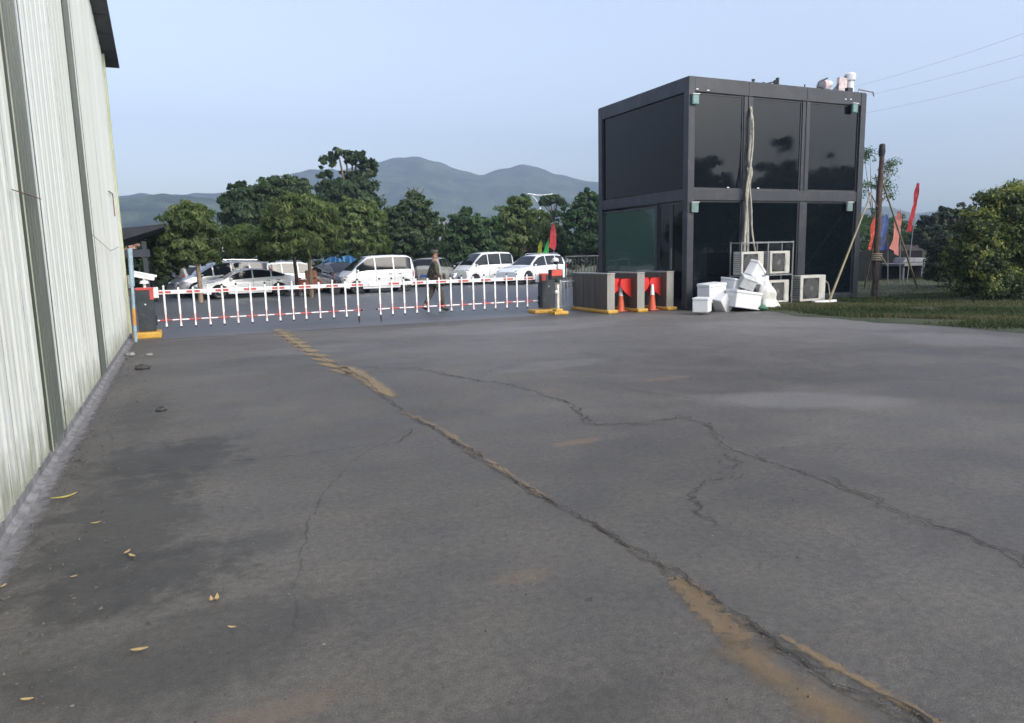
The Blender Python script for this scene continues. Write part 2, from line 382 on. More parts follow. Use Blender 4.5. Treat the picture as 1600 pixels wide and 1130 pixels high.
M_crack = mat_alpha('crack_dark_soil', (.022, .021, .019), (.045, .04, .034), 18, (.66, .92, .85))  # dark soil tone of the crack ribbons
M_halo = mat_alpha('crack_frayed_edge', (.16, .135, .10), (.045, .042, .038), 16, (.80, 1.05, .55))
M_hair = mat_alpha('hairline', (.03, .03, .03), (.05, .045, .04), 9, (.70, .95, .7))
main = [(430, 520), (470, 545), (505, 563), (540, 575), (575, 598), (600, 622), (645, 650), (690, 677), (735, 707), (780, 735), (830, 765), (880, 795), (940, 825), (985, 855), (1040, 890), (1100, 930), (1160, 975), (1220, 1015), (1290, 1058), (1350, 1088), (1420, 1120), (1500, 1162), (1580, 1215)]
sec = [(560, 575), (650, 577), (720, 590), (790, 600), (850, 618), (890, 630), (920, 655), (940, 664), (1000, 662), (1060, 652), (1100, 660), (1125, 680), (1137, 703), (1190, 718), (1240, 735), (1295, 752), (1380, 785), (1420, 805), (1500, 835), (1560, 860), (1600, 885), (1700, 930)]
third = [(1137, 703), (1130, 725), (1115, 745), (1090, 780), (1097, 805), (1088, 830)]
four = [(1137, 703), (1150, 725), (1165, 765)]
joint = [(200, 745), (330, 728), (410, 718), (470, 710), (540, 703), (620, 692), (650, 668)]
M_worn = mat_alpha('worn_yellow_paint', (.34, .24, .11), (.26, .19, .10), 3.2, (.60, .80, .8),
                   extra=lambda nt, f, sx: math_(nt, 'ADD', f, -.02))
M_line = mat_alpha('faded_pale_line', (.33, .32, .30), (.26, .25, .24), 5, (.5, .8, .6))
ribbon('crack_edge', main, .085, .004, M_halo, .4)
ribbon('crack_edge', sec, .07, .004, M_halo, .4)
ribbon('crack', main[6:], .024, .012, M_crack, .45)
ribbon('crack', main[:7], .022, .012, M_hair, .45)
ribbon('crack', sec, .020, .012, M_crack, .5, wob=.04)
ribbon('crack', third, .026, .012, M_hair, .5, wob=.05)
ribbon('crack', four, .02, .012, M_hair, .5, wob=.04)
ribbon('joint_line', joint, .018, .012, M_hair, .5)
ribbon('joint_line', [(650, 668), (560, 715), (505, 770), (478, 840), (462, 930), (455, 1010)], .02, .012, mat_alpha('faint_tyre_arc', (.06, .06, .065), (.07, .07, .07), 4, (.5, 1.0, .35)), .3, wob=.01)
ribbon('joint_line', [(950, 602), (1000, 612), (1075, 622), (1110, 630)], .022, .012, M_hair, .4)
ribbon('joint_line', [(255, 536), (430, 519), (600, 508), (720, 503), (840, 497)], .07, .014, M_line, .3)
# worn yellow line left of the main crack: broad ladder strip far off, stains near by
def worn(name, poly_l, poly_r, mat, n=40):
    A = [gnd(*p)[:2] for p in poly_l]; B = [gnd(*p)[:2] for p in poly_r]
    def rs(P):
        d = np.r_[0, np.cumsum([np.linalg.norm(b_-a_) for a_, b_ in zip(P[:-1], P[1:])])]; t = np.linspace(0, d[-1], n)
        P = np.array(P); return np.stack([np.interp(t, d, P[:, 0]), np.interp(t, d, P[:, 1])], 1)
    A, B = rs(A), rs(B); mb = MB(); J = 6
    mb.grid([[(*(a_+(b_-a_)*j/J), .008) for j in range(J+1)] for a_, b_ in zip(A, B)])
    mb.uv = [(j/J, i/(n-1)) for i in range(n) for j in range(J+1)]
    return tag(mb.build(name, mat), kind='structure')
def yl(name, col1, col2, th, ladder, ns=3.2):
    def ex(nt, f, sx):
        ends = math_(nt, 'SUBTRACT', 1., math_(nt, 'ABSOLUTE', math_(nt, 'SUBTRACT', math_(nt, 'MULTIPLY', sx.outputs[1], 2.), 1.)))
        f = math_(nt, 'ADD', f, math_(nt, 'MULTIPLY', math_(nt, 'MINIMUM', ends, .25), .8))
        if ladder:
            wv = math_(nt, 'SINE', math_(nt, 'MULTIPLY', sx.outputs[1], 6.2832*11))
            f = math_(nt, 'ADD', f, math_(nt, 'MULTIPLY', wv, .22))
        return f
    return mat_alpha(name, col1, col2, ns, th, extra=ex)
worn('yellow_line', [(416, 516), (445, 537), (482, 560), (520, 586)], [(452, 514), (486, 539), (528, 566), (578, 595)], yl('yellow_ladder', (.33, .235, .11), (.25, .19, .11), (.86, 1.1, .75), True))
worn('yellow_line', [(520, 575), (560, 598), (600, 624)], [(560, 572), (590, 592), (628, 618)], yl('yellow_mid', (.33, .24, .13), (.24, .19, .13), (.72, 1.0, .7), False, 5))
worn('yellow_line', [(590, 640), (660, 668), (760, 735), (860, 800)], [(650, 640), (715, 672), (815, 738), (920, 803)], yl('yellow_faint', (.30, .22, .14), (.24, .18, .12), (1.05, 1.25, .6), False, 5))
worn('yellow_line', [(1000, 905), (1060, 985), (1120, 1040)], [(1110, 900), (1165, 945), (1230, 990)], yl('yellow_near', (.30, .20, .10), (.22, .155, .09), (1.0, 1.16, .5), False, 14))
worn('yellow_line', [(1060, 1010), (1150, 1080), (1220, 1130), (1300, 1180)], [(1200, 985), (1290, 1050), (1370, 1100), (1450, 1150)], yl('yellow_near_b', (.26, .175, .09), (.20, .145, .085), (.93, 1.2, .5), False, 5))
worn('yellow_line', [(1205, 1000), (1290, 1055), (1370, 1098), (1460, 1140), (1540, 1190)], [(1225, 985), (1320, 1035), (1410, 1085), (1500, 1135), (1590, 1185)], yl('yellow_near_c', (.30, .20, .10), (.24, .17, .09), (.95, 1.2, .6), False, 16))

# ------------------------------------------------------------------ hills
def hills(name, prof, r0, r1, back, seed):
    az = []; el = []
    for u, v in prof:
        d = ray(u, v); az.append(math.atan2(d[0], d[1])); el.append(d[2]/math.hypot(d[0], d[1]))
    g = np.random.default_rng(seed)
    A = np.linspace(az[0], az[-1], 420); E = np.interp(A, az, el)
    E = np.convolve(np.pad(E, 6, 'edge'), np.ones(13)/13, 'valid')
    def fn(n, k):
        x = np.convolve(g.standard_normal(n+2*k), np.hanning(k)/np.hanning(k).sum()**.5, 'same')[k:-k]; return x
    H = E*r1 + CH + fn(420, 9)*r1*.0012 + fn(420, 31)*r1*.001
    rows = []
    ts = np.linspace(0, 1, 26)
    base = [fn(420, 25)*.05 for _ in ts]
    for t, nz in zip(ts, base):
        r = r0+(r1-r0)*t; f = t**1.25
        rows.append([(r*math.sin(a_), r*math.cos(a_), float(-1+(h+1)*min(f*(1+q*(1-t)*2.5), 1) if t < 1 else h)) for a_, h, q in zip(A, H, nz)])
    for t in (.1, .3, .6, 1): 
        r = r1+back*t; rows.append([(r*math.sin(a_), r*math.cos(a_), float(h*(1-t)-1*t)) for a_, h in zip(A, H)])
    mb = MB(); mb.grid(rows); return tag(mb.build(name, M_hill, smooth=180), kind='structure')
M_hill = mat_hill()
hills('far_hills', [(-250, 345), (0, 330), (100, 318), (190, 306), (300, 302), (345, 301), (400, 300), (440, 282), (470, 268), (490, 262), (520, 268), (560, 262), (590, 254), (620, 247), (645, 243), (665, 251), (690, 258), (720, 265), (745, 274), (770, 272), (790, 261), (810, 256), (828, 257), (850, 268), (870, 274), (900, 278), (935, 285), (1000, 290), (1100, 300), (1250, 312), (1345, 320), (1400, 325), (1440, 334), (1480, 326), (1520, 330), (1600, 336), (1800, 345), (2100, 350)], 850, 1380, 220, 3)
hills('near_hills', [(-250, 345), (0, 325), (120, 314), (190, 309), (215, 306), (240, 301), (275, 303), (300, 303), (330, 308), (360, 318), (420, 335), (520, 352), (640, 356), (760, 352), (900, 358), (1100, 352), (1345, 348), (1450, 344), (1560, 349), (1700, 355), (2000, 370)], 560, 880, 200, 5)

# ------------------------------------------------------------------ foliage
LEAFS = dict(
    lot=mat_leaf('lot_leaf', (.052, .088, .028), (.12, .170, .060), (.23, .27, .11), .5),
    lime=mat_leaf('lime_leaf', (.065, .105, .034), (.14, .20, .068), (.24, .29, .12), .5),
    dark=mat_leaf('dark_leaf', (.034, .062, .032), (.066, .108, .052), (.12, .165, .08), .45),
    mid=mat_leaf('mid_leaf', (.032, .072, .032), (.072, .135, .056), (.13, .19, .08), .45),
    yel=mat_leaf('yellow_tipped_leaf', (.028, .046, .018), (.060, .088, .030), (.27, .29, .07), .4, (.15, .55, .9)),
    hedge=mat_leaf('hedge_leaf', (.010, .022, .010), (.022, .042, .016), (.05, .07, .025), .2),
    grass=mat_leaf('grass_blade', (.03, .048, .016), (.060, .085, .028), (.15, .125, .065), .3))
def leaf_mesh(name, lobes, nleaf, ls, lw, mat, seed, droop=.3, clump=.22, top=0., gaps=0.):
    """lobes: [(centre, radii, weight)]; leaf-sized diamonds gathered in clumps through the crown's volume"""
    g = np.random.default_rng(seed)
    nleaf = int(nleaf*1.5); ls *= .86; lw *= .86
    vol = np.array([max(1e-3, (r[0]*r[1]*r[2])**(2/3.))*w_ for c, r, w_ in lobes]); vol /= vol.sum()
    ctr = []; tn = []; nrm = []
    per = 42
    for (c, r, w_), q in zip(lobes, vol):
        k = max(4, int(nleaf*q/per)); c = np.array(c, float); r = np.array(r, float)
        d = g.standard_normal((k, 3)); d /= np.linalg.norm(d, axis=1)[:, None]
        d[:, 2] = np.where(d[:, 2] < -.55, -d[:, 2], d[:, 2])
        rad = g.uniform(.25, 1, k)**.45
        rad *= 1+.13*g.standard_normal(k)
        cc = c+d*r*rad[:, None]
        cr = clump*np.mean(r)*g.uniform(.55, 1.35, k)
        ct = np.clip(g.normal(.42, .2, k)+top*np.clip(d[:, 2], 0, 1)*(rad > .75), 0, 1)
        for i in range(k):
            m_ = int(per*g.uniform(.6, 1.4)); dd = g.standard_normal((m_, 3)); dd /= np.linalg.norm(dd, axis=1)[:, None]+1e-9
            p = cc[i]+dd*cr[i]*(g.uniform(0, 1, m_)**.5)[:, None]*np.array([1, 1, .62])
            ctr.append(p); tn.append(np.clip(ct[i]+.13*g.standard_normal(m_), 0, 1)); nrm.append(np.repeat(d[i:i+1], m_, 0)*.7+dd*.6)
    P = np.concatenate(ctr); T = np.concatenate(tn); Nn = np.concatenate(nrm); n = len(P)
    keep = P[:, 2] > .05; P, T, Nn = P[keep], T[keep], Nn[keep]; n = len(P)
    Nn = Nn+.55*g.standard_normal((n, 3)); Nn[:, 2] += .35; Nn /= np.linalg.norm(Nn, axis=1)[:, None]
    ax = g.standard_normal((n, 3)); ax[:, 2] -= droop*2; ax -= Nn*(ax*Nn).sum(1)[:, None]; ax /= np.linalg.norm(ax, axis=1)[:, None]+1e-9
    sd = np.cross(Nn, ax); s_ = g.uniform(.6, 1.35, n)[:, None]
    a_ = P-ax*ls/2*s_; b_ = P+sd*lw/2*s_-ax*ls*.05*s_; c_ = P+ax*ls/2*s_-Nn*ls*.12*s_; d_ = P-sd*lw/2*s_-ax*ls*.05*s_
    V = np.stack([a_, b_, c_, d_], 1).reshape(-1, 3)
    return V, T
def leaf_obj(name, V, T, mat, parent=None, base=None, nv=4):
    off = np.array(wloc(parent)) if parent is not None else np.array(base if base is not None else (0, 0, 0), float)
    n = len(V)//nv; me = bpy.data.meshes.new(name)
    me.vertices.add(len(V)); me.vertices.foreach_set('co', (V-off).astype(np.float32).ravel())
    me.loops.add(n*nv); me.loops.foreach_set('vertex_index', np.arange(n*nv, dtype=np.int32))
    me.polygons.add(n); me.polygons.foreach_set('loop_start', np.arange(0, n*nv, nv, dtype=np.int32)); me.polygons.foreach_set('loop_total', np.full(n, nv, dtype=np.int32))
    me.update(calc_edges=True); me.validate()
    at = me.attributes.new('tint', 'FLOAT', 'FACE'); at.data.foreach_set('value', T.astype(np.float32)[:n])
    me.materials.append(mat); o = bpy.data.objects.new(name, me); C.objects.link(o)
    if parent is not None: o.parent = parent
    else: o.location = off
    return o
def px_lobes(px, Y, mirror=None, dz=.85):
    """crown lobes given as picture ellipses (u, v, ru, rv) standing at distance Y"""
    out = []
    for q in px:
        u, v, ru, rv = q[:4]; w_ = q[4] if len(q) > 4 else 1.
        yy = Y+(q[5] if len(q) > 5 else 0)
        c = aty(u, v, yy); s_ = (c-CC)@CD/FPX; r = (ru*s_*1.0, ru*s_*dz, rv*s_)
        c = c.copy()
        if mirror is not None: c[1] = 2*mirror-c[1]
        out.append((c, r, w_))
    return out
def tree(label, px, Y, leafmat, trunk=None, nleaf=6000, ls=.30, lw=.10, seed=1, name='broadleaf_tree', mirror=None, tr=.11, bark=None, droop=.3, clump=.24, top=.0, group='trees around the car park', twigs=0, cat='tree', limbs=6):
    lobes = px_lobes(px, Y, mirror)
    cx = np.average([l[0][0] for l in lobes], weights=[l[1][0] for l in lobes]); cy = np.mean([l[0][1] for l in lobes])
    zmin = min(l[0][2]-l[1][2] for l in lobes)
    if trunk is not None:
        tb = aty(trunk, 420, Y); bx, by = tb[0], (tb[1] if mirror is None else 2*mirror-tb[1])
    else: bx, by = cx, cy
    t = thing(name, label, cat, (bx, by, 0), group=group)
    V, T = leaf_mesh('crown', lobes, nleaf, ls, lw, None, seed, droop, clump, top)
    leaf_obj('crown', V, T, LEAFS[leafmat], t)
    g = random.Random(seed); mb = MB()
    big = sorted(lobes, key=lambda l: -l[1][0])[:limbs]
    zc = max(min(max(zmin+.3, .6), 5), .5)
    top_p = (bx+g.uniform(-.1, .1), by+g.uniform(-.1, .1), zc+.4)
    mb.tube([(bx, by, -.1), (bx+g.uniform(-.03, .03), by, zc*.5), top_p], [tr*1.25, tr, tr*.85], 9)
    for c, r, w_ in big:
        for k in range(2):
            e_ = (c[0]+g.uniform(-.5, .5)*r[0], c[1]+g.uniform(-.5, .5)*r[1], c[2]+g.uniform(0, .75)*r[2])
            md = tuple((a_+b_)/2+g.uniform(-.15, .15)+(0 if i < 2 else .15) for i, (a_, b_) in enumerate(zip(top_p, e_)))
            mb.tube([top_p, md, e_], [tr*.6, tr*.38, tr*.14], 6)
    for k in range(twigs):
        c, r, w_ = lobes[-1]
        p0 = (c[0]+g.uniform(-.3, .3)*r[0], c[1], c[2]); p1 = (p0[0]+g.uniform(-.7, .7)*r[0], p0[1]+g.uniform(-.3, .3), p0[2]+r[2]*g.uniform(1.0, 1.7))
        mb.tube([p0, tuple((a_+b_)/2 for a_, b_ in zip(p0, p1)), p1], [.05, .035, .015], 5)
    mb.build('trunk', bark or M_bark, t, world=True, smooth=60)
    return t
#                u    v   ru  rv
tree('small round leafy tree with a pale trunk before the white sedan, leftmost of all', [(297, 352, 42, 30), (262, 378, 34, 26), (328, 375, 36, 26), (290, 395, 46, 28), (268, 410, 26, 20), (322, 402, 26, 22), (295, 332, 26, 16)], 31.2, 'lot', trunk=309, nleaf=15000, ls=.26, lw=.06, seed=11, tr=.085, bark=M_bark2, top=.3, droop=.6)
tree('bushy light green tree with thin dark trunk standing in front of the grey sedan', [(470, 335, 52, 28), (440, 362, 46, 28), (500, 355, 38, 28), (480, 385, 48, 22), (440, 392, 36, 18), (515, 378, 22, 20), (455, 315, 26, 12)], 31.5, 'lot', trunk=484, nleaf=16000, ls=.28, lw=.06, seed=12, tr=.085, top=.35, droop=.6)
tree('low yellowish green tree with thin trunk just left of the grey sedan tree', [(395, 372, 36, 20), (418, 385, 34, 20), (380, 390, 28, 18), (425, 400, 26, 14)], 33.5, 'lime', trunk=462, nleaf=9000, ls=.28, lw=.07, seed=13, tr=.08, top=.2, droop=.6)
tree('broad dark tree with rounded top behind the two left car park trees', [(372, 300, 16, 16), (395, 318, 42, 26), (440, 305, 44, 26), (465, 295, 22, 18), (360, 328, 24, 20), (410, 345, 60, 30), (470, 330, 30, 30)], 46, 'dark', nleaf=15000, ls=.38, lw=.16, seed=14, tr=.2, clump=.26)
tree('tallest dark tree with sky gaps through its crown', [(512, 256, 13, 16), (535, 245, 17, 11), (560, 252, 19, 14), (575, 268, 15, 18), (508, 282, 12, 18), (545, 278, 13, 13), (570, 296, 26, 18), (540, 300, 40, 20), (515, 318, 24, 20), (560, 318, 34, 24), (550, 345, 40, 30)], 58, 'dark', nleaf=15000, ls=.42, lw=.2, seed=15, tr=.3, clump=.33, limbs=9, name='tall_tree')
tree('yellow green tree below the tallest dark tree', [(555, 338, 34, 24), (580, 350, 26, 28), (548, 370, 38, 28), (580, 385, 30, 24), (530, 380, 24, 18)], 40, 'lime', nleaf=12000, ls=.3, lw=.1, seed=16, tr=.12, top=.3)
tree('wide dark green tree with bare twigs at its top right of the yellow green tree', [(645, 335, 34, 26), (620, 352, 30, 28), (665, 358, 28, 28), (640, 380, 48, 28), (612, 390, 26, 22), (650, 318, 22, 14), (648, 312, 16, 12)], 42, 'dark', nleaf=15000, ls=.3, lw=.12, seed=17, tr=.16, twigs=9, top=.35)
tree('mid green tree with a small pointed top above the silver hatchback', [(728, 332, 12, 10), (725, 350, 30, 18), (745, 362, 38, 22), (710, 380, 30, 22), (750, 390, 40, 22), (725, 405, 40, 16)], 45, 'mid', nleaf=14000, ls=.32, lw=.14, seed=18, tr=.14, top=.2)
tree('tall rounded green tree directly above the second white van', [(812, 322, 24, 16), (800, 345, 34, 24), (835, 350, 26, 26), (808, 375, 42, 26), (845, 382, 24, 22), (790, 395, 26, 18)], 47, 'lime', nleaf=14000, ls=.32, lw=.13, seed=19, tr=.15)
tree('thin flat topped umbrella shaped tree beside the double armed street lamp', [(862, 313, 20, 7), (872, 318, 12, 7), (850, 318, 12, 5), (868, 336, 14, 6), (862, 345, 9, 5)], 62, 'dark', trunk=866, nleaf=4500, ls=.4, lw=.18, seed=20, tr=.1, name='umbrella_tree')
tree('low green tree between the umbrella shaped tree and the red flag', [(868, 368, 22, 18), (880, 392, 28, 20), (862, 385, 18, 16)], 48, 'mid', nleaf=7000, ls=.32, lw=.13, seed=21, tr=.1)
tree('tall dark green tree partly hidden by the black container office', [(918, 315, 24, 18), (905, 345, 30, 28), (940, 345, 36, 34), (920, 385, 40, 28), (965, 370, 34, 34), (950, 400, 40, 20)], 44, 'mid', nleaf=15000, ls=.32, lw=.14, seed=22, tr=.16)
tree('tree seen through the green side glass of the container office', [(1000, 350, 30, 30), (1010, 385, 40, 30), (985, 395, 30, 22), (1060, 370, 40, 34)], 40, 'lime', nleaf=9000, ls=.32, lw=.13, seed=23, tr=.14)
tree('sparse thin tree with small drooping leaves behind the propped pole', [(1352, 245, 12, 14, .5), (1390, 265, 12, 18, .4), (1352, 300, 9, 20, .3), (1388, 300, 10, 18, .4), (1355, 350, 12, 22, .4), (1372, 290, 10, 18, .3)], 27, 'mid', trunk=1362, nleaf=1500, ls=.17, lw=.06, seed=24, tr=.05, clump=1.0, name='sparse_tree', twigs=2)
tree('round dark tree beyond the shed left of the yellow tipped bush', [(1455, 352, 22, 18), (1478, 345, 22, 22), (1500, 350, 24, 28), (1470, 375, 34, 22), (1440, 372, 18, 18)], 30, 'hedge', nleaf=10000, ls=.3, lw=.12, seed=25, tr=.13)
tree('low dark tree behind the pole and the blue flag', [(1365, 355, 26, 20), (1400, 362, 30, 20), (1345, 375, 20, 22), (1425, 380, 24, 22)], 42, 'mid', nleaf=7000, ls=.4, lw=.16, seed=26, tr=.13)
tree('dark tree at the left edge of the car park under the black canopy roof', [(238, 392, 20, 22), (225, 415, 24, 24), (255, 415, 24, 22), (240, 438, 30, 18)], 38, 'hedge', nleaf=9000, ls=.3, lw=.12, seed=27, tr=.1)
# big bush at the right
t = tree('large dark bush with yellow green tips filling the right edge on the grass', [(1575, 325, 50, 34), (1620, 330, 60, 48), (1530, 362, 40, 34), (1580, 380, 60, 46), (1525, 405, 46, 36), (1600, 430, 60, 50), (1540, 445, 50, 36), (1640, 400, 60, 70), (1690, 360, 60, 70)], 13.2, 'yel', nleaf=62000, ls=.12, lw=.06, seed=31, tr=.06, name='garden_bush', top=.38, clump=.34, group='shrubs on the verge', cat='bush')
tree('low dark shrub left of the yellow tipped bush beside the shed', [(1480, 398, 28, 30), (1505, 420, 34, 30), (1465, 425, 20, 24)], 17.5, 'hedge', nleaf=22000, ls=.12, lw=.055, seed=32, tr=.05, name='garden_bush', clump=.34, group='shrubs on the verge', cat='bush')
# hedge closing the back of the car park
def hedge(label, x0, x1, y, h, seed, mat='dark', n=9000, ls=.3):
    t = thing('hedge', label, 'hedge', ((x0+x1)/2, y, 0), group='hedges behind the car park'); k = max(3, int((x1-x0)/1.6))
    g = random.Random(seed)
    lob = [((x0+(x1-x0)*(i+.5)/k, y+g.uniform(-.3, .3), h*.45), (1.25, .9, h*.58*g.uniform(.8, 1.15)), 1) for i in range(k)]
    V, T = leaf_mesh('foliage', lob, n, ls, ls*.45, None, seed, .2, .3)
    leaf_obj('foliage', V, T, LEAFS[mat], t)
    for i in range(k):
        x = x0+(x1-x0)*(i+.5)/k; MB().tube([(x, y, -.1), (x+g.uniform(-.2, .2), y, h*.7)], [.05, .02], 6).build('stem', M_bark, t, world=True)
hedge('dark hedge closing the left end of the car park behind the white minivan', -3.5, 12, 48, 2.6, 41, n=12000)
hedge('dark hedge closing the car park behind the first white van and the guard', 12.3, 24, 49, 2.8, 42, 'mid', n=11000)
hedge('dark hedge behind the white estate car and the black railing', 24.3, 42, 50, 3.0, 43, n=13000)
hedge('dark hedge in the background right of the container office', 30, 62, 37, 2.4, 44, n=12000, ls=.35)
# trees behind the photographer, seen as dark shapes in the office glass
YG = 15.1*K
tree('spreading dark tree behind the yard, reflected in the top left office pane', [(1090, 275, 26, 26), (1112, 255, 16, 12), (1075, 290, 40, 26), (1130, 285, 16, 14), (1105, 310, 50, 22), (1080, 360, 70, 50)], 72, 'dark', mirror=YG, nleaf=24000, ls=.75, lw=.42, seed=51, tr=.3, group='trees behind the yard')
tree('tall thin layered tree reflected in the middle office pane', [(1225, 223, 18, 7), (1228, 233, 12, 5), (1235, 258, 16, 6), (1200, 262, 18, 6), (1225, 275, 30, 10), (1220, 292, 50, 12), (1225, 350, 60, 50)], 74, 'dark', mirror=YG, trunk=1225, nleaf=24000, ls=.75, lw=.42, seed=52, tr=.16, group='trees behind the yard')
tree('low dense tree with thin top shoot reflected in the right office pane', [(1300, 246, 7, 7), (1285, 275, 24, 12), (1320, 274, 30, 12), (1300, 290, 60, 20), (1310, 350, 70, 55), (1370, 330, 50, 60)], 76, 'dark', mirror=YG, nleaf=24000, ls=.75, lw=.42, seed=53, tr=.2, group='trees behind the yard')
tree('dark bank of trees behind the yard, reflected at the left of the lower office panes', [(1150, 360, 60, 55), (1040, 350, 60, 60), (1180, 330, 50, 34)], 80, 'dark', mirror=YG, nleaf=24000, ls=.75, lw=.42, seed=54, tr=.2, group='trees behind the yard')

# grass on the verge
g = np.random.default_rng(3); n = 110000
gx = XV+.1+g.gamma(1.6, 2.2, n); gy = g.uniform(3, 15.0*K, n)
pat = np.sin(gx*1.3+2*np.sin(gy*.7))*np.sin(gy*1.1+gx*.4); keep = (pat > -.75+g.uniform(0, 1.1, n)*np.clip(1.2-(gx-XV)*1.0, 0, 1)) & (gx < 45)
n2_ = 45000; bx_ = g.uniform(18.2*K, 60, n2_); by_ = g.uniform(15*K, 23.8*K, n2_)
gx = np.r_[gx[keep], bx_]; gy = np.r_[gy[keep], by_]; n = len(gx)
hh = g.uniform(.02, .075, n)*(1+.5*np.sin(gx*2+gy)); an = g.uniform(0, 6.28, n); wd = .006+.012*g.random(n)
ln = g.normal(0, .05, (n, 2)); P0 = np.stack([gx-np.cos(an)*wd, gy-np.sin(an)*wd, np.full(n, .015)], 1); P1 = np.stack([gx+np.cos(an)*wd, gy+np.sin(an)*wd, np.full(n, .015)], 1)
P2 = np.stack([gx+ln[:, 0], gy+ln[:, 1], .05+hh], 1)
leaf = leaf_obj('grass', np.stack([P0, P1, P2], 1).reshape(-1, 3), np.clip(.45+.3*np.sin(gx*.9+gy*1.3)+.25*g.standard_normal(n), 0, 1), LEAFS['grass'], base=(XV+2, 9, 0), nv=3)
tag(leaf, 'short patchy green and brown grass covering the verge', 'grass', kind='stuff')

# ------------------------------------------------------------------ warehouse on the left
WX = -1.05*K; WY1 = 16.75*K; WY0 = -8.0
def rake(y): return (5.37+.30*(17.5-y/K))*K if y > 3 else (5.37+.30*14.5)*K - .3*(3-y)*0
def corr(y0, y1, x, z0, zf, per=.20, dep=.007):
    rows0, rows1 = [], []; y = y0; k = 0
    prof = [(0, 0), (.10, 0), (.16, dep), (.30, dep), (.36, 0), (.62, 0), (.66, dep*.35), (.72, dep*.35), (.76, 0)]
    while y < y1-1e-6:
        for t, d in prof:
            yy = min(y+t*per*1.6/1.0, y1); rows0.append((x+d, yy, z0(yy) if callable(z0) else z0)); rows1.append((x+d, yy, zf(yy)))
        y += per*1.6; k += 1
    rows0.append((x, y1, z0(y1) if callable(z0) else z0)); rows1.append((x, y1, zf(y1)))
    return [rows0, rows1]
M_wall = mat_wall()
wh = thing('warehouse', 'tall cream green corrugated steel warehouse with dark roof edge along the left side', 'warehouse', (WX, 6, 0))
S1 = (6.55*K, 7.22*K); S2 = (10.62*K, 11.3*K)
zt = lambda y: rake(y)-.02
for i, (a_, b_) in enumerate(((WY0, S1[0]), (S1[1], S2[0]), (S2[1], WY1))):
    MB().grid(corr(a_, b_, WX, .10, zt)).build('wall_panel', M_wall, wh, world=True, smooth=25)
M_sky = pm('weathered_skylight_sheet', (.085, .10, .09), .45, var=.2, nscale=2.2, dirt=(.10, .11, .07), stretch=(1, 1, .15))
for a_, b_ in (S1, S2): MB().grid(corr(a_, b_, WX-.004, .08, zt, per=.085, dep=.02)).build('skylight_strip', M_sky, wh, world=True, smooth=25)
M_algae = pm('algae_flashing', (.42, .45, .32), .6, var=.2, dirt=(.2, .24, .1), stretch=(1, 1, .2))
for y in (S1[0]-.045, S1[1]+.02, S2[0]-.03, S2[1]+.015):
    MB().add([(WX+.034, y, .1), (WX+.034, y+.035, .1), (WX+.034, y+.035, zt(y)), (WX+.034, y, zt(y))], [(0, 1, 2, 3)]).build('flashing', M_algae if y < S1[0] else M_sky, wh, world=True, solid=.004)
# corner, back and end walls
mb = MB(); mb.mm((WX-.06, WY1-.01, .1), (WX+.045, WY1+.05, rake(WY1)-.02)); mb.mm((WX-14, WY1+.0, .1), (WX-.06, WY1+.03, rake(WY1)-.04)); mb.mm((WX-14, WY0-.1, .1), (WX-.06, WY0, rake(3)-.04)); mb.mm((WX-14.2, WY0, .1), (WX-14, WY1, rake(WY1)-.04))
mb.build('corner_trim', M_algae, wh, world=True)
mb = MB(); ox = .28; yend = WY1+.55
sl_ = [( yend, rake(yend)), (3, rake(3.01)), (WY0-.4, rake(3.01)-.30*3.3)]
for (ya, za), (yb, zb) in zip(sl_[:-1], sl_[1:]):
    k = int(abs(ya-yb)/.62)+1
    for i in range(k):
        y0_, y1_ = ya+(yb-ya)*i/k, ya+(yb-ya)*(i+1)/k; z0_, z1_ = za+(zb-za)*i/k, za+(zb-za)*(i+1)/k
        y1q = y0_+(y1_-y0_)*.97; z1q = z0_+(z1_-z0_)*.97
        mb.prism([(WX-14.5, y0_, z0_), (WX+ox, y0_, z0_), (WX+ox, y1q, z1q), (WX-14.5, y1q, z1q)], (0, 0, .05))
        mb.prism([(WX-14.5, y0_, z0_+.02), (WX+ox-.02, y0_, z0_+.02), (WX+ox-.02, y1_, z1_+.02), (WX-14.5, y1_, z1_+.02)], (0, 0, .025))
mb.build('roof', pm('dark_roof_sheet', (.05, .052, .058), .5, var=.2), wh, world=True)
MB().mm((WX-.05, WY0, -.1), (WX+.012, WY1+.03, .10)).build('base_course', M_conc, wh, world=True)
# irregular mortar fillet along the foot of the wall
mb = MB(); P = []; q = 0.
for i, y in enumerate(np.linspace(-5, WY1-.4, 260)):
    q = q*.86+random.uniform(-.016, .016); w1 = .065+q*.5
    P.append([(WX+.0, y, .05+random.uniform(-.003, .004)), (WX+w1*.45, y, .022+random.uniform(-.003, .003)), (WX+w1*.85, y, .02+random.uniform(-.004, .004)), (WX+w1, y+.0, -.004)])
mb.grid(P).build('footing', M_conc, wh, world=True, smooth=50)
M_spl = mat_alpha('mortar_splash_decal', (.22, .212, .212), (.15, .145, .145), 7, (.55, .95, .95), extra=lambda nt, f, sx: math_(nt, 'ADD', math_(nt, 'MULTIPLY', f, .0), math_(nt, 'ADD', noise(nt, 6, 6, .75), math_(nt, 'MULTIPLY', math_(nt, 'SUBTRACT', .75, sx.outputs[0]), 1.0))))
mb = MB(); n_ = 120; mb.grid([[(WX+.03+.22*j/6, -4+(WY1-4.3+8)*i/n_*.98, .006) for j in range(7)] for i in range(n_+1)]); mb.uv = [(j/6, i/n_) for i in range(n_+1) for j in range(7)]
tag(mb.build('mortar_strip', M_spl), kind='structure')
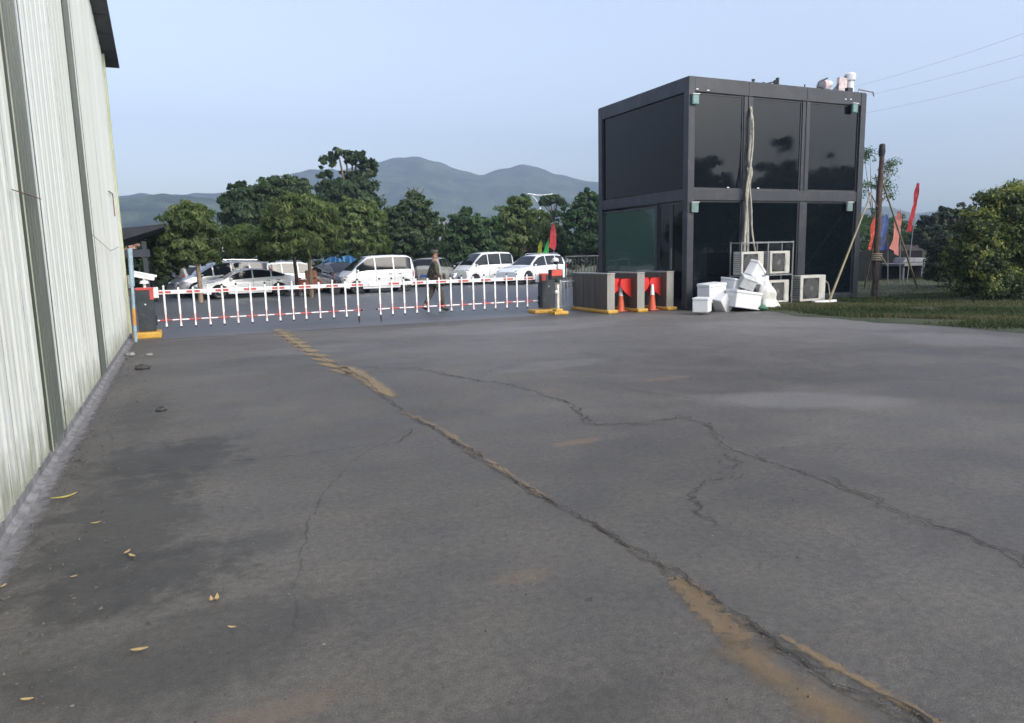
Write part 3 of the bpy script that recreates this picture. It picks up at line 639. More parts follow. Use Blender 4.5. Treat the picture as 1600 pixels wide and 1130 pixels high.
# loose conduit and cable stapled to the wall
M_rust = pm('rusted_steel', (.16, .085, .05), .85, var=.3, nscale=9)
mb = MB(); mb.tube([(WX+.03, 15.6, 2.96), (WX+.03, 16.45, 2.98), (WX+.03, 16.5, 2.55)], .010, 6)
mb.build('conduit', M_rust, wh, world=True)
mb = MB(); mb.tube([(WX+.045, 11.5, 2.05), (WX+.06, 13.2, 1.92), (WX+.05, 14.4, 1.85), (WX+.05, 16.4, 1.95)], .004, 5)
mb.tube([(WX+.035, 6.5, 2.20), (WX+.045, 7.7, 2.22)], .004, 5); mb.build('cable', M_rust, wh, world=True)

# leaning pipe post beside the left barrier
py = 15.9*K; px0 = aty(213, 541, py); px1 = aty(203, 388, py)
t = thing('pipe_post', 'light blue pipe post with one orange band leaning at the warehouse corner', 'post', (px0[0], py, 0))
Mb = pm('pale_blue_paint', (.30, .42, .50), .55, dirt=(.2, .2, .18), nscale=8)
def lerp(a_, b_, t_): return tuple(np.array(a_)*(1-t_)+np.array(b_)*t_)
b0 = (px0[0], py, 0); b1 = (px1[0], py, px1[2])
MB().tube([b0, lerp(b0, b1, .62)], .030, 12).build('pipe', Mb, t, world=True, smooth=40)
MB().tube([lerp(b0, b1, .60), b1], .046, 12).build('upper_pipe', Mb, t, world=True, smooth=40)
MB().tube([lerp(b0, b1, .18), lerp(b0, b1, .36)], .033, 12).build('orange_band', pm('orange_band', (.6, .27, .06), .5, dirt=(.3, .2, .12)), t, world=True, smooth=40)
MB().tube([lerp(b0, b1, .02), lerp(b0, b1, .17)], .033, 12).build('lower_band', Mb, t, world=True, smooth=40)

# ------------------------------------------------------------------ barriers
BY = 16.95*K
def barrier(label, cab_x, x0, x1, picks, end_x, side, reds):
    """cab_x: (xa, xb) of the cabinet; boom runs x0..x1; picks: picket x; side=+1 when the cabinet is at the low-x end"""
    t = thing('barrier_gate', label, 'barrier', ((cab_x[0]+cab_x[1])/2, BY-.1, 0), group='vehicle barrier gates across the exit')
    xa, xb = cab_x; y0, y1 = BY-(.32 if side > 0 else .22), BY+.05; zt_ = 1.02*K
    cab = MB().mm((xa, y0, .13), (xb, y1, zt_-.05)).build('cabinet', M_cab, t, world=True, bevel=.012)
    MB().mm((xa-.012, y0-.012, zt_-.05), (xb+.012, y1+.012, zt_)).build('cap', M_red, cab, world=True, bevel=.008)
    mb = MB(); mb.mm((xb-.07 if side > 0 else xa-.006, y0-.008, zt_-.26 if side > 0 else zt_-.2), (xb+.006 if side > 0 else xa+.07*1.6, y0+.02, zt_-.05)); mb.build('red_corner', M_red, cab, world=True)
    mb = MB(); mb.mm((xa+.03, y0-.006, .18), (xb-.03, y0+.01, zt_-.30)); mb.build('door', M_cab, cab, world=True, bevel=.004)
    MB().lathe([(.012, -.012), (.02, 0), (.02, .02)], ((xa+xb)/2, y0-.005, zt_-.36), 10, 'Y').build('lock', M_white, cab, world=True)
    if side > 0: mb = MB().mm((xa-.12, y0-.28, 0), (xb+.10, y1+.1, .13))
    else:
        mb = MB().mm((xa-.28, y0-.10, 0), (xb+.12, y1+.1, .10))
    mb.build('kerb_base', M_yel, t, world=True, bevel=.025)
    zb = .905*K
    boom = MB().mm((x0, BY-.03, zb-.045), (x1, BY+.01, zb+.045)).build('boom', M_white, t, world=True, bevel=.006)
    arm = MB().mm((xb-.02 if side > 0 else xa-.10, BY-.05, zb-.12), (xb+.10 if side > 0 else xa+.02, BY+.03, zb+.12)).build('boom_bracket', M_white, t, world=True, bevel=.01)
    zr = .315*K
    rx0, rx1 = (xb, end_x+.10) if side > 0 else (end_x-.10, xa)
    rail = MB().tube([(rx0, BY-.01, zr), (rx1, BY-.01, zr)], .017, 8).build('lower_rail', M_white, t, world=True, smooth=40)
    MB().tube([(rx1-.04, BY-.01, zr), (rx1+.01, BY-.01, zr)] if side > 0 else [(rx0-.01, BY-.01, zr), (rx0+.04, BY-.01, zr)], .022, 8).build('end_cap', M_black, rail, world=True)
    MB().mm(((xb-.02 if side > 0 else xa-.03), BY-.05, zr-.10), ((xb+.03 if side > 0 else xa+.02), BY+.01, zr+.12)).build('hinge', M_black, t, world=True)
    for i, x in enumerate(picks):
        last = abs(x-end_x) < .02
        p = MB().mm((x-.021, BY-.052, .19), (x+.021, BY-.032, 1.01*K)).build('picket', M_white, t, world=True, bevel=.004)
        MB().mm((x-.0225, BY-.0545, .27), (x-.012, BY-.0515, .46)).mm((x+.012, BY-.0545, .27), (x+.0225, BY-.0515, .46)).build('reflective_band', M_red, p, world=True)
        MB().mm((x-.023, BY-.054, .155), (x+.023, BY-.030, .19)).build('bottom_cap', M_black, p, world=True)
        MB().lathe([(.025, 0), (.026, .02), (.015, .04), (.0, .045)], (x, BY-.042, 1.01*K), 8).build('top_cap', M_black if (i % 3 or side < 0) else M_white, p, world=True)
        if last: MB().mm((x-.02, BY-.052, .045), (x+.02, BY-.032, .155)).tube([(x, BY-.042, .0), (x, BY-.042, .05)], .008, 6).build('ground_foot', M_black, p, world=True)
    for x in reds:
        MB().mm((x-.14, BY-.034, zb-.024), (x+.14, BY-.0305, zb+.024)).build('reflective_strip', M_red, boom, world=True)
        MB().tube([(x-.13, BY-.01, zr), (x+.13, BY-.01, zr)], .0185, 8).build('reflective_strip', M_red, rail, world=True)
    return t
# picket x from the photo
def bx(u, v=450): return aty(u, v, BY-.04)[0]
lp = [258, 281, 304, 327, 349, 371, 393, 416, 437, 458, 478, 500, 521, 541, 560]
rp = [594, 613, 632, 651, 669, 687, 705, 722, 740, 757, 774, 792, 808, 824]
lx = [bx(u, 480) for u in lp]; rx = [bx(u, 470) for u in rp]
barrier('left barrier gate with long white and red picket boom beside the warehouse', (-.87*K, -.55*K), -.52*K, bx(568), lx, lx[-1], 1, [x+.0 for x in lx[0::2]])
barrier('right barrier gate with white and red picket boom ending at the turnstile side', (8.46*K, 8.84*K), bx(577), 8.50*K, rx, rx[0], -1, [x+.06 for x in rx[1::2]])

# camera standing above the left barrier
t = thing('security_camera', 'white bullet security camera in a sun shade on top of the left barrier cabinet', 'camera', (-.70*K, BY-.12, 1.02*K))
MB().lathe([(.03, 0), (.03, .08), (.10, .09), (.075, .15), (.03, .16)], (-.70*K, BY-.12, 1.02*K), 16).build('mount', M_white, t, world=True, smooth=30)
c0 = Vector((-.70*K, BY-.12, 1.02*K+.25))
mb = MB(); mb.box(c0, (.44, .14, .11), ry=R_(14)).build('housing', M_white, t, world=True, bevel=.012)
mb = MB(); mb.box(c0+Vector((.01, 0, .07)), (.52, .18, .014), ry=R_(14)); mb.box(c0+Vector((.01, -.087, .055)), (.52, .008, .04), ry=R_(14)); mb.build('sun_shade', M_white, t, world=True)
MB().lathe([(.045, 0), (.05, .02), (.04, .03)], (c0[0]+.215, c0[1], c0[2]-.055), 14, 'X').build('lens', M_black, t, world=True)
MB().box(c0+Vector((0, 0, -.09)), (.05, .05, .07)).build('bracket', M_white, t, world=True)

# plate reader post beside the right barrier
bp = gnd(872, 491); X_, Y_ = bp[0], bp[1]
t = thing('plate_reader_post', 'cream post with red display box and white dome camera beside the right barrier cabinet', 'sign post', (X_, Y_, 0))
M_cream = pm('cream_paint', (.62, .60, .50), .5, dirt=(.3, .26, .2))
MB().mm((X_-.20, Y_-.20, 0), (X_+.22, Y_+.22, .085)).mm((X_-.12, Y_-.12, .085), (X_+.1, Y_+.1, .15)).build('kerb_base', M_yel, t, world=True, bevel=.02)
MB().mm((X_-.035, Y_-.03, .15), (X_+.035, Y_+.03, .80)).build('post', M_cream, t, world=True, bevel=.008)
zc = aty(870, 427, Y_)[2]
cx_ = aty(869.5, 427, Y_)[0]
b_ = MB().mm((cx_-.18, Y_-.04, zc-.17), (cx_+.17, Y_+.14, zc+.10)).build('display_box', M_black, t, world=True, bevel=.01)
MB().mm((cx_-.165, Y_-.055, zc-.07), (cx_+.135, Y_-.041, zc+.088)).build('display_panel', pm('red_display', (.62, .09, .06), .35, var=.2, nscale=14), b_, world=True)
MB().mm((X_-.02, Y_-.02, zc+.10), (X_+.02, Y_+.02, zc+.24)).build('upper_post', M_steel, t, world=True)
cm = MB().sphere((cx_-.03, Y_, zc+.34), .095, 14, (1, 1, .8)).build('dome_camera', M_white, t, world=True, smooth=60)
MB().sphere((cx_-.035, Y_-.03, zc+.29), .065, 12).build('dome_lens', mat_darkglass('smoked_dome'), cm, world=True, smooth=60)
MB().mm((cx_-.16, Y_-.02, zc+.30), (cx_+.06, Y_+.03, zc+.335)).build('camera_arm', M_steel, t, world=True)
MB().sphere((X_-.07, Y_-.05, .60), .05, 10).build('round_lamp', M_white, t, world=True, smooth=60)

# railings
def railing(label, p0, p1, h, step, mat, r=.012, zb=.1, curve=0):
    p0, p1 = np.array(p0, float), np.array(p1, float); c = (p0+p1)/2
    t = thing('railing', label, 'railing', (c[0], c[1], 0)); L = np.linalg.norm(p1-p0); k = int(L/step)
    MB().tube([(*p0, h), (*p1, h)], r*1.8, 8).build('top_rail', mat, t, world=True)
    MB().tube([(*p0, zb), (*p1, zb)], r*1.5, 8).build('bottom_rail', mat, t, world=True)
    for q in (p0, c, p1): MB().mm((q[0]-.025, q[1]-.025, 0), (q[0]+.025, q[1]+.025, h+.05)).build('post', mat, t, world=True)
    for i in range(1, k):
        p = p0+(p1-p0)*i/k
        if abs(i-k/2) < .3: continue
        MB().tube([(*p, zb), (*p, h)], r, 6).build('bar', mat, t, world=True)
M_rgrey = pm('pale_grey_rail', (.40, .41, .42), .45, .3)
M_dkrail = pm('dark_grey_rail', (.075, .08, .085), .5, .2)
a0 = aty(876, 486, 17.2*K); a1 = aty(921, 486, 17.2*K)
railing('pale grey vertical bar railing between the plate reader post and the first turnstile', (a0[0], 17.2*K), (a1[0], 17.2*K), .82, .115, M_rgrey)
a0 = aty(884, 440, 29); a1 = aty(990, 440, 29)
railing('tall dark vertical bar railing at the far side of the road beside the container office', (a0[0], 29), (a1[0], 29), 1.45, .16, M_dkrail, .016)

# ------------------------------------------------------------------ turnstiles and cones
M_ss = pm('dark_stainless', (.13, .115, .10), .42, .35, var=.2, dirt=(.08, .06, .045), stretch=(1, 1, .2))  # darker tone for the cabinet sides; ends and tops are paler
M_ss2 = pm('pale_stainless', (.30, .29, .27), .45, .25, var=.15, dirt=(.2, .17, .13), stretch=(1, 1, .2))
M_flap = pm('red_flap', (.62, .03, .025), .35, var=.08)
def turnstile(label, u, v, wd=.22*K, ln=1.45, h=1.07, flaps=(1, 1)):
    p = gnd(u, v); x, y = p[0]+wd/2, p[1]+.16
    t = thing('turnstile', label, 'turnstile', (x, y+ln/2, 0), group='pedestrian turnstiles beside the office')
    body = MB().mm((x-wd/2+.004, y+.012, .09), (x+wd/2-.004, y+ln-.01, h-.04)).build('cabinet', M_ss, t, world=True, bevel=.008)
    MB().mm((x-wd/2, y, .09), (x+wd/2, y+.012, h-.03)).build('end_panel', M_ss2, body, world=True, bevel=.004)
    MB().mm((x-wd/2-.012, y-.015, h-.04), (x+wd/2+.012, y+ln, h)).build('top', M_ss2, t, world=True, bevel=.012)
    for k in (.33, .66): MB().mm((x-wd/2-.001, y+ln*k-.006, .14), (x-wd/2+.004, y+ln*k+.006, h-.08)).build('panel_seam', M_black, body, world=True)
    for k, s_ in enumerate((-1, 1)):
        if not flaps[k]: continue
        for yy in (.28, .78):
            x_ = x+s_*wd/2; poly = []
            W_ = .36 if yy < .5 else .30
            for i in range(9):
                a_ = i/8; poly.append((x_+s_*W_*math.sin(math.pi*min(1, .35+.65*a_)) if i else x_+s_*W_*.85, y+yy, .90-.52*a_))
            poly = [(x_, y+yy, .90)] + poly + [(x_, y+yy, .38)]
            MB().prism(poly, (0, .012, 0)).build('flap', M_flap, t, world=True)
    MB().mm((x-wd/2-.05, y-.12, 0), (x+wd/2+.05, y+ln+.05, .095)).build('kerb_base', M_yel, t, world=True, bevel=.03)
    return t
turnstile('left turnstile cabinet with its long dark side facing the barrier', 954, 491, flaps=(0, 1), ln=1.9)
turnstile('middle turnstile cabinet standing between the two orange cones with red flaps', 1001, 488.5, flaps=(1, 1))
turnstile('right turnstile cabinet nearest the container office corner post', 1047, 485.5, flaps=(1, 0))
def mat_cone():
    m, nt, b = newmat('cone_orange')
    c = ramp(nt, noise(nt, 8, 4, .6), [(.3, (.60, .10, .045)), (.7, (.62, .13, .065))]); nt.links.new(c, b.inputs['Base Color']); b.inputs['Roughness'].default_value = .5; return m
M_cone = mat_cone()
def cone(label, u, v, h=.72, group='traffic cones by the turnstiles'):
    p = gnd(u, v); t = thing('traffic_cone', label, 'traffic cone', (p[0], p[1], 0), group=group)
    MB().box((0, 0, .02), (.27, .27, .03)).build('base', M_cone, t, bevel=.02)
    body = MB().lathe([(.115, .03), (.105, .07), (.064, h*.55), (.030, h-.01), (.022, h)], n=24).build('body', M_cone, t, smooth=40)
    MB().lathe([(.060+.003, h*.60), (.034, h-.02), (.024, h+.004)], n=24).build('white_tip', M_white, body, smooth=40)
cone('orange cone with white tip in front of the left turnstile gap', 970, 487)
cone('orange cone with white tip in front of the right turnstile gap', 1019, 485)
cone('orange cone partly hidden behind the right turnstile cabinet', 1036, 479, .72)

# ------------------------------------------------------------------ two storey container office
OX0, OX1, OY0, OY1 = 11.77*K, 17.93*K, 15.1*K, 19.4*K
Z0, Z1, Z2, Z3 = 2.78*K, 3.06*K, 5.42*K, 5.76*K
t = thing('container_office', 'black two storey container office with large dark glass panes', 'container office', ((OX0+OX1)/2, (OY0+OY1)/2, 0))
OF = t
M_fr = pm('charcoal_frame_paint', (.026, .030, .040), .45, var=.1, nscale=1.5, dirt=(.14, .13, .12), dirtamt=.25)
M_fr2 = pm('dark_sash_paint', (.030, .034, .042), .4, var=.1)
PW = .20*K
def post(x, y, sx=PW, sy=PW, z0=.02, z1=Z3): MB().mm((x, y, z0), (x+sx, y+sy, z1)).build('corner_post', M_fr, t, world=True, bevel=.012)
for x, y in ((OX0, OY0), (OX1-PW, OY0), (OX0, OY1-PW), (OX1-PW, OY1-PW)): post(x, y)
e = .004
def beam(a_, b_, nm='beam'): return MB().mm(a_, b_).build(nm, M_fr, t, world=True, bevel=.010)
for (za, zb) in ((.02, .20), (Z0, Z1), (Z2, Z3-.003)):
    beam((OX0+PW+e, OY0+.012, za), (OX1-PW-e, OY0+.15, zb)); beam((OX0+PW+e, OY1-.15, za), (OX1-PW-e, OY1-.012, zb))
    beam((OX0+.012, OY0+PW+e, za), (OX0+.15, OY1-PW-e, zb)); beam((OX1-.15, OY0+PW+e, za), (OX1-.012, OY1-PW-e, zb))
MB().mm((OX0+.02, OY0+.02, Z3-.002), (OX1-.02, OY1-.02, Z3+.02)).build('roof', M_fr, t, world=True)
mb = MB(); mb.mm((OX0+.16, OY0+.16, .16), (OX1-.16, OY1-.16, .2)); mb.build('ground_floor', M_conc, t, world=True)
mb = MB(); mb.mm((OX0+.16, OY0+.16, Z0+.05), (OX1-.16, OY1-.16, Z0+.15)); mb.build('upper_floor', M_fr, t, world=True)
# seam down the top beam, mullions
M_dg = mat_darkglass('dark_film_glass'); M_dg2 = mat_darkglass('dark_film_glass_low', (.003, .006, .008), 1.42)
M_clear = mat_glass('green_clear_glass')
mull = [(13.56*K, 13.84*K), (15.58*K, 15.84*K)]
for xa, xb in mull:
    for za, zb in ((.2, Z0), (Z1, Z2)):
        MB().mm((xa, OY0+.03, za+e), (xb, OY0+.12, zb-e)).build('mullion', M_fr, t, world=True, bevel=.01)
    MB().mm(((xa+xb)/2-.012, OY0+.004, Z1), ((xa+xb)/2+.012, OY0+.013, Z3)).build('panel_seam', M_fr2, t, world=True)
bays = [(OX0+PW, mull[0][0]), (mull[0][1], mull[1][0]), (mull[1][1], OX1-PW)]
def window(xa, xb, za, zb, y, mat, fw=.045, sgn=1, parent=t):
    f = MB(); d = .05*sgn
    f.mm((xa+e, y, za+e), (xa+fw, y+d, zb-e)).mm((xb-fw, y, za+e), (xb-e, y+d, zb-e)).mm((xa+fw, y, za+e), (xb-fw, y+d, za+fw)).mm((xa+fw, y, zb-fw), (xb-fw, y+d, zb-e))
    w_ = f.build('window', M_fr2, parent, world=True)
    MB().mm((xa+fw, y+.018*sgn, za+fw), (xb-fw, y+.028*sgn, zb-fw)).build('pane', mat, w_, world=True); return w_
for xa, xb in bays:
    window(xa, xb, Z1, Z2, OY0+.06, M_dg); window(xa, xb, .2, Z0, OY0+.06, M_dg2)
    window(xa, xb, Z1, Z2, OY1-.06, M_dg, sgn=-1)
    window(xa, xb, .2, Z0, OY1-.06, M_clear if xa < 15.7*K else M_dg2, sgn=-1)
def windowx(ya, yb, za, zb, x, mat, sgn=1, fw=.045, pr=t, nm='window'):
    f = MB(); d = .05*sgn
    f.mm((x, ya+e, za+e), (x+d, ya+fw, zb-e)).mm((x, yb-fw, za+e), (x+d, yb-e, zb-e)).mm((x, ya+fw, za+e), (x+d, yb-fw, za+fw)).mm((x, ya+fw, zb-fw), (x+d, yb-fw, zb-e))
    w_ = f.build(nm, M_fr2, pr, world=True)
    MB().mm((x+.018*sgn, ya+fw, za+fw), (x+.028*sgn, yb-fw, zb-fw)).build('pane', mat, w_, world=True); return w_
ya, yb = OY0+PW, OY1-PW
for i in range(1): windowx(ya, yb, Z1, Z2, OX0+.06, mat_darkglass('dark_film_glass_side_%d' % i, (.006+.001*i, .007, .010), 1.30), fw=.006)
for i in range(2): windowx(ya+(yb-ya)*i/2, ya+(yb-ya)*(i+1)/2, Z1, Z2, OX1-.06, M_dg, -1)
yd = 16.42*K
windowx(yd+.10, yb, .85, Z0-.05, OX0+.06, M_clear, fw=.06)
MB().mm((OX0+.04, yd+.10, .2), (OX0+.11, yb, .85)).build('sill_panel', M_fr, t, world=True)
MB().mm((OX0+.03, yd, .2), (OX0+.12, yd+.10-e, Z0)).build('mullion', M_fr, t, world=True)
d1 = windowx(ya, (ya+yd)/2, .2, Z0, OX0+.07, M_dg2, fw=.07, nm='door'); d2 = windowx((ya+yd)/2, yd, .2, Z0, OX0+.07, M_dg2, fw=.07, nm='door')
MB().tube([(OX0+.03, (ya+yd)/2-.08, 1.1), (OX0+.03, (ya+yd)/2-.08, 1.7)], .014, 8).build('handle', M_steel, d1, world=True)
windowx(ya, yb, .2, Z0, OX1-.06, M_clear, -1)
# curtain wall partition inside keeps the right half dark
MB().mm((15.6*K, OY0+.2, .2), (15.68*K, OY1-.2, Z0)).mm((OX0+.2, OY0+.25, Z0+.16), (OX1-.2, OY0+.3, Z2)).mm((OX0+.2, OY0+.25, .2), (15.6*K, OY0+.3, Z0)).build('inner_partition', M_fr2, t, world=True)
MB().mm((13.0*K, 17.6*K, .2), (14.2*K, 18.2*K, .95)).build('desk', M_fr, t, world=True, bevel=.01)
# small bolts and flood lights
M_teal = pm('teal_lamp_housing', (.10, .22, .22), .4, var=.1)
for u, v, up in ((1087, 155, 1), (1336, 169, 1), (1086, 324, 1), (1328, 323, 1)):
    p = aty(u, v, OY0-.06); s_ = .105
    f = MB().mm((p[0]-s_, OY0-.075, p[2]-s_*1.25), (p[0]+s_, OY0-.01, p[2]+s_*1.25)).build('flood_light', M_teal if v < 200 else pm('grey_green_lamp', (.30, .36, .34), .4), t, world=True, bevel=.01)
    MB().mm((p[0]-s_-.012, OY0-.10, p[2]+s_*1.2), (p[0]+s_+.012, OY0-.01, p[2]+s_*1.36)).build('visor', M_white, f, world=True)
    MB().mm((p[0]-s_+.02, OY0-.082, p[2]-s_), (p[0]+s_-.02, OY0-.074, p[2]+s_)).build('lens', pm('lamp_lens', (.18, .28, .28), .15), f, world=True)
mb = MB()
for u, v in ((1090, 139), (1107, 141), (1138, 293), (1185, 294), (1322, 155), (1330, 155), (1060, 142), (1013, 168)):
    p = aty(u, v, OY0); 
    if u > 1070: mb.mm((p[0]-.035, OY0+.004, p[2]-.012), (p[0]+.035, OY0+.02, p[2]+.012))
mb.build('fixing_plate', M_white, t, world=True)
# things on the roof
zR = Z3+.02
def rp_(u, v, y): p = aty(u, v, y); return p
p = rp_(1329, 118, OY0+.5)
t2 = thing('roof_tank', 'tall white tube standing on the office roof corner with a pipe loop', 'roof unit', (p[0], OY0+.5, zR))
MB().lathe([(.12, 0), (.12, .42), (.16, .44), (.165, .62), (.12, .66), (.0, .67)], (p[0]-.02, OY0+.5, zR), 18).build('tube', M_white, t2, world=True, smooth=40)
M_pinkwh = pm('faded_pink_white_panel', (.60, .50, .50), .5, var=.2, nscale=9, dirt=(.35, .08, .07))
MB().box((p[0]-.33, OY0+.52, zR+.30), (.34, .12, .42), ry=.06).build('control_box', M_pinkwh, t2, world=True, bevel=.02)
MB().tube([(p[0]-.70, OY0+.5, zR+.1), (p[0]-.3, OY0+.5, zR+.48), (p[0]-.05, OY0+.5, zR+.62)], .03, 8).build('strut', M_cab, t2, world=True)
MB().tube([(p[0]+.1, OY0+.3, zR+.02), (p[0]+.14, OY0+.3, zR+.16), (p[0]+.75, OY0+.3, zR+.12), (p[0]+.80, OY0+.3, zR)], .022, 8).build('pipe_loop', M_steel, t2, world=True)
MB().mm((p[0]-.42, OY0+.2, zR-.18), (p[0]-.22, OY0+.32, zR+.16)).build('clamp', M_cab, t2, world=True)
p = rp_(1287, 125, OY0+.7)
t2 = thing('roof_blower', 'white and reddish cluttered blower unit left of the white tube on the office roof', 'roof unit', (p[0], OY0+.7, zR))
MB().lathe([(.13, -.12), (.19, -.09), (.19, .09), (.13, .12)], (p[0], OY0+.7, zR+.26), 16, 'X').build('motor', M_pinkwh, t2, world=True, smooth=40)
MB().mm((p[0]-.25, OY0+.55, zR), (p[0]+.2, OY0+.85, zR+.07)).build('base', M_cab, t2, world=True)
MB().sphere((p[0]+.20, OY0+.66, zR+.33), .10, 10).build('cap', M_white, t2, world=True, smooth=60)
MB().tube([(p[0]-.38, OY0+.6, zR+.05), (p[0]-.3, OY0+.6, zR+.34), (p[0]+.05, OY0+.6, zR+.48)], .022, 6).tube([(p[0]-.3, OY0+.6, zR+.2), (p[0]+.3, OY0+.6, zR+.12)], .02, 6).build('pipes', M_cab, t2, world=True)
p = rp_(1250, 126, OY0+.5)
t2 = thing('roof_bracket', 'low tangle of dark metal bits in the middle right of the office roof edge', 'bracket', (p[0], OY0+.5, zR))
MB().tube([(p[0]-.2, OY0+.5, zR+.02), (p[0], OY0+.5, zR+.10), (p[0]+.16, OY0+.5, zR+.04), (p[0]+.2, OY0+.5, zR+.2)], .02, 6).mm((p[0]-.1, OY0+.45, zR), (p[0]+.05, OY0+.55, zR+.07)).build('bracket', M_cab, t2, world=True)
p = rp_(1206, 124, OY0+.3)
t2 = thing('roof_aerial', 'dark angled bracket with a short upright on the office roof edge', 'bracket', (p[0]+.1, OY0+.3, zR))
MB().mm((p[0]+.17, OY0+.25, zR), (p[0]+.23, OY0+.33, zR+.25)).mm((p[0]+.09, OY0+.25, zR), (p[0]+.12, OY0+.33, zR+.18)).build('upright', M_cab, t2, world=True)
MB().tube([(p[0]-.25, OY0+.3, zR+.05), (p[0]+.2, OY0+.3, zR+.16)], .022, 6).build('arm', M_cab, t2, world=True)
for u, hh_, lab in ((1177, .13, 'taller dark stub standing on the office roof edge above the hoses'), (1193, .07, 'shorter dark stub standing on the office roof edge')):
    p = rp_(u, 128, OY0+.2)
    o = MB().lathe([(.04, 0), (.025, .02), (.022, hh_*.6), (.05, hh_*.7), (.05, hh_)], n=10).build('roof_stub', M_cab); o.location = (p[0], OY0+.2, zR-.01); tag(o, lab, 'vent stub', 'stubs on the office roof edge')

# ------------------------------------------------------------------ insulated hoses and outdoor units
M_ins = pm('yellowed_pipe_wrap', (.42, .40, .33), .8, var=.2, nscale=12, dirt=(.2, .18, .13), bmp=.5)
def hose(label, pts, r, y):
    P = [aty(u, v, y+dy)+0 for u, v, dy in pts]; pp = []
    for i in range(len(P)-1):
        p0 = P[max(i-1, 0)]; p1 = P[i]; p2 = P[i+1]; p3 = P[min(i+2, len(P)-1)]
        for k in range(6):
            s_ = k/6; pp.append(.5*((2*p1)+(p2-p0)*s_+(2*p0-5*p1+4*p2-p3)*s_*s_+(3*p1-p0-3*p2+p3)*s_**3))
    pp.append(P[-1]); rr = [r*(1+.10*math.sin(i*2.1)) for i in range(len(pp))]
    mn = pp[-1]; o = MB().tube(pp, rr, 8).build('insulated_hose', M_ins, base=(mn[0], mn[1], mn[2]), smooth=60)
    return tag(o, label, 'hose', 'insulated hoses down the office front')
hy = OY0-.08
hose('straightest of the pale hoses running from the upper office hole to the outdoor units', [(1173, 168, .1), (1174, 180, 0), (1173, 215, 0), (1170, 250, 0), (1174, 270, 0), (1168, 300, 0), (1165, 350, 0), (1163, 393, -.25)], .036, hy)
hose('pale hose twisting round the straight one and ending left of it', [(1173, 172, .1), (1176, 190, -.05), (1176, 225, -.04), (1172, 262, -.05), (1166, 300, -.04), (1168, 345, 0), (1168, 393, -.2)], .030, hy)
hose('thin pale hose hanging furthest right of the bundle at the outdoor units', [(1168, 262, .0), (1171, 290, -.02), (1174, 325, 0), (1175, 360, -.05), (1180, 393, -.25)], .024, hy)
M_acw = pm('aged_ac_casing', (.52, .51, .47), .5, var=.1, nscale=4, dirt=(.3, .27, .2), dirtamt=.6)
M_grl = pm('ac_grille', (.20, .205, .20), .6, var=.15)
def ac(label, c, w_=.80, h=.56, d=.30, rz=0, group='air conditioner outdoor units'):
    t = thing('outdoor_unit', label, 'air conditioner', c, rz, group)
    MB().box((0, 0, h/2), (w_, d, h)).build('casing', M_acw, t, bevel=.015)
    MB().box((-w_*.08, -d/2-.004, h/2), (w_*.62, .012, h*.80)).build('fan_recess', M_black, t)
    mb = MB(); cx0 = -w_*.08; rr_ = h*.385
    for k in range(7):
        r_ = rr_*(k+1)/7; n = 28
        mb.tube([(cx0+r_*math.cos(6.2832*i/n), -d/2-.018, h/2+r_*math.sin(6.2832*i/n)) for i in range(n+1)], .0045, 4, False)
    for k in range(12):
        a_ = math.pi*k/12; mb.tube([(cx0-rr_*math.cos(a_), -d/2-.02, h/2-rr_*math.sin(a_)), (cx0+rr_*math.cos(a_), -d/2-.02, h/2+rr_*math.sin(a_))], .004, 4, False)
    mb.build('fan_grille', M_grl, t)
    mb = MB(); mb.box((w_*.38, -d/2-.006, h/2), (w_*.19, .012, h*.9)); mb.build('service_panel', M_acw, t, bevel=.004)
    mb = MB()
    for k in range(9): mb.box((-w_/2-.004, 0, h*(.14+.09*k)), (.01, d*.8, h*.03))
    mb.build('side_louvre', M_grl, t)
    for sx_ in (-1, 1): MB().box((sx_*w_*.3, 0, -.02), (.06, d*1.1, .04)).build('foot', M_black, t)
    return t
ay = OY0-.62
zs = aty(1190, 430, ay)[2]
xA = aty(1169, 427, ay)[0]; xB = aty(1212, 427, ay)[0]
ac('upper left outdoor unit on the steel rack below the hoses', (xA, ay, zs+.03), .80, .62)
ac('upper right outdoor unit on the steel rack', (xB, ay, zs+.03), .72, .62)
ac('lower right outdoor unit inside the steel rack behind the foam pile', (xB, ay, .13), .72, .62)
ac('lower left outdoor unit inside the steel rack hidden by the foam pile', (xA, ay, .13), .80, .62)
pR = aty(1262, 470, OY0-.35)
ac('largest outdoor unit standing alone on the grass right of the rack', (pR[0], OY0-.35, .09), .98, .74, .36)
t = thing('steel_rack', 'grey steel rack carrying the outdoor units before the office', 'rack', ((xA+xB)/2, ay, 0))
xl, xr = xA-.44, xB+.41; xm = (xA+xB)/2+.0
for x in (xl, xm, xr):
    for y in (ay-.2, ay+.22): MB().mm((x-.015, y-.015, 0), (x+.015, y+.015, zs+.92)).build('upright', M_steel, t, world=True)
for z in (.09, zs, zs+.89):
    for y in (ay-.2, ay+.22): MB().mm((xl+.02, y-.018, z-.02), (xr-.02, y+.018, z+.018)).build('shelf_bar', M_steel, t, world=True)
    for x in (xl, xr): MB().mm((x-.018, ay-.18, z-.018), (x+.018, ay+.2, z+.016)).build('side_bar', M_steel, t, world=True)
o = MB().tube([(pR[0]+.45, OY0-.4, .62), (pR[0]+.55, OY0-.4, .72), (pR[0]+.72, OY0-.42, .55), (pR[0]+.80, OY0-.45, .1)], .018, 7).build('drain_hose', M_ins, base=(pR[0]+.8, OY0-.45, 0)); tag(o, 'pale hose looping down the right side of the lone outdoor unit', 'hose')
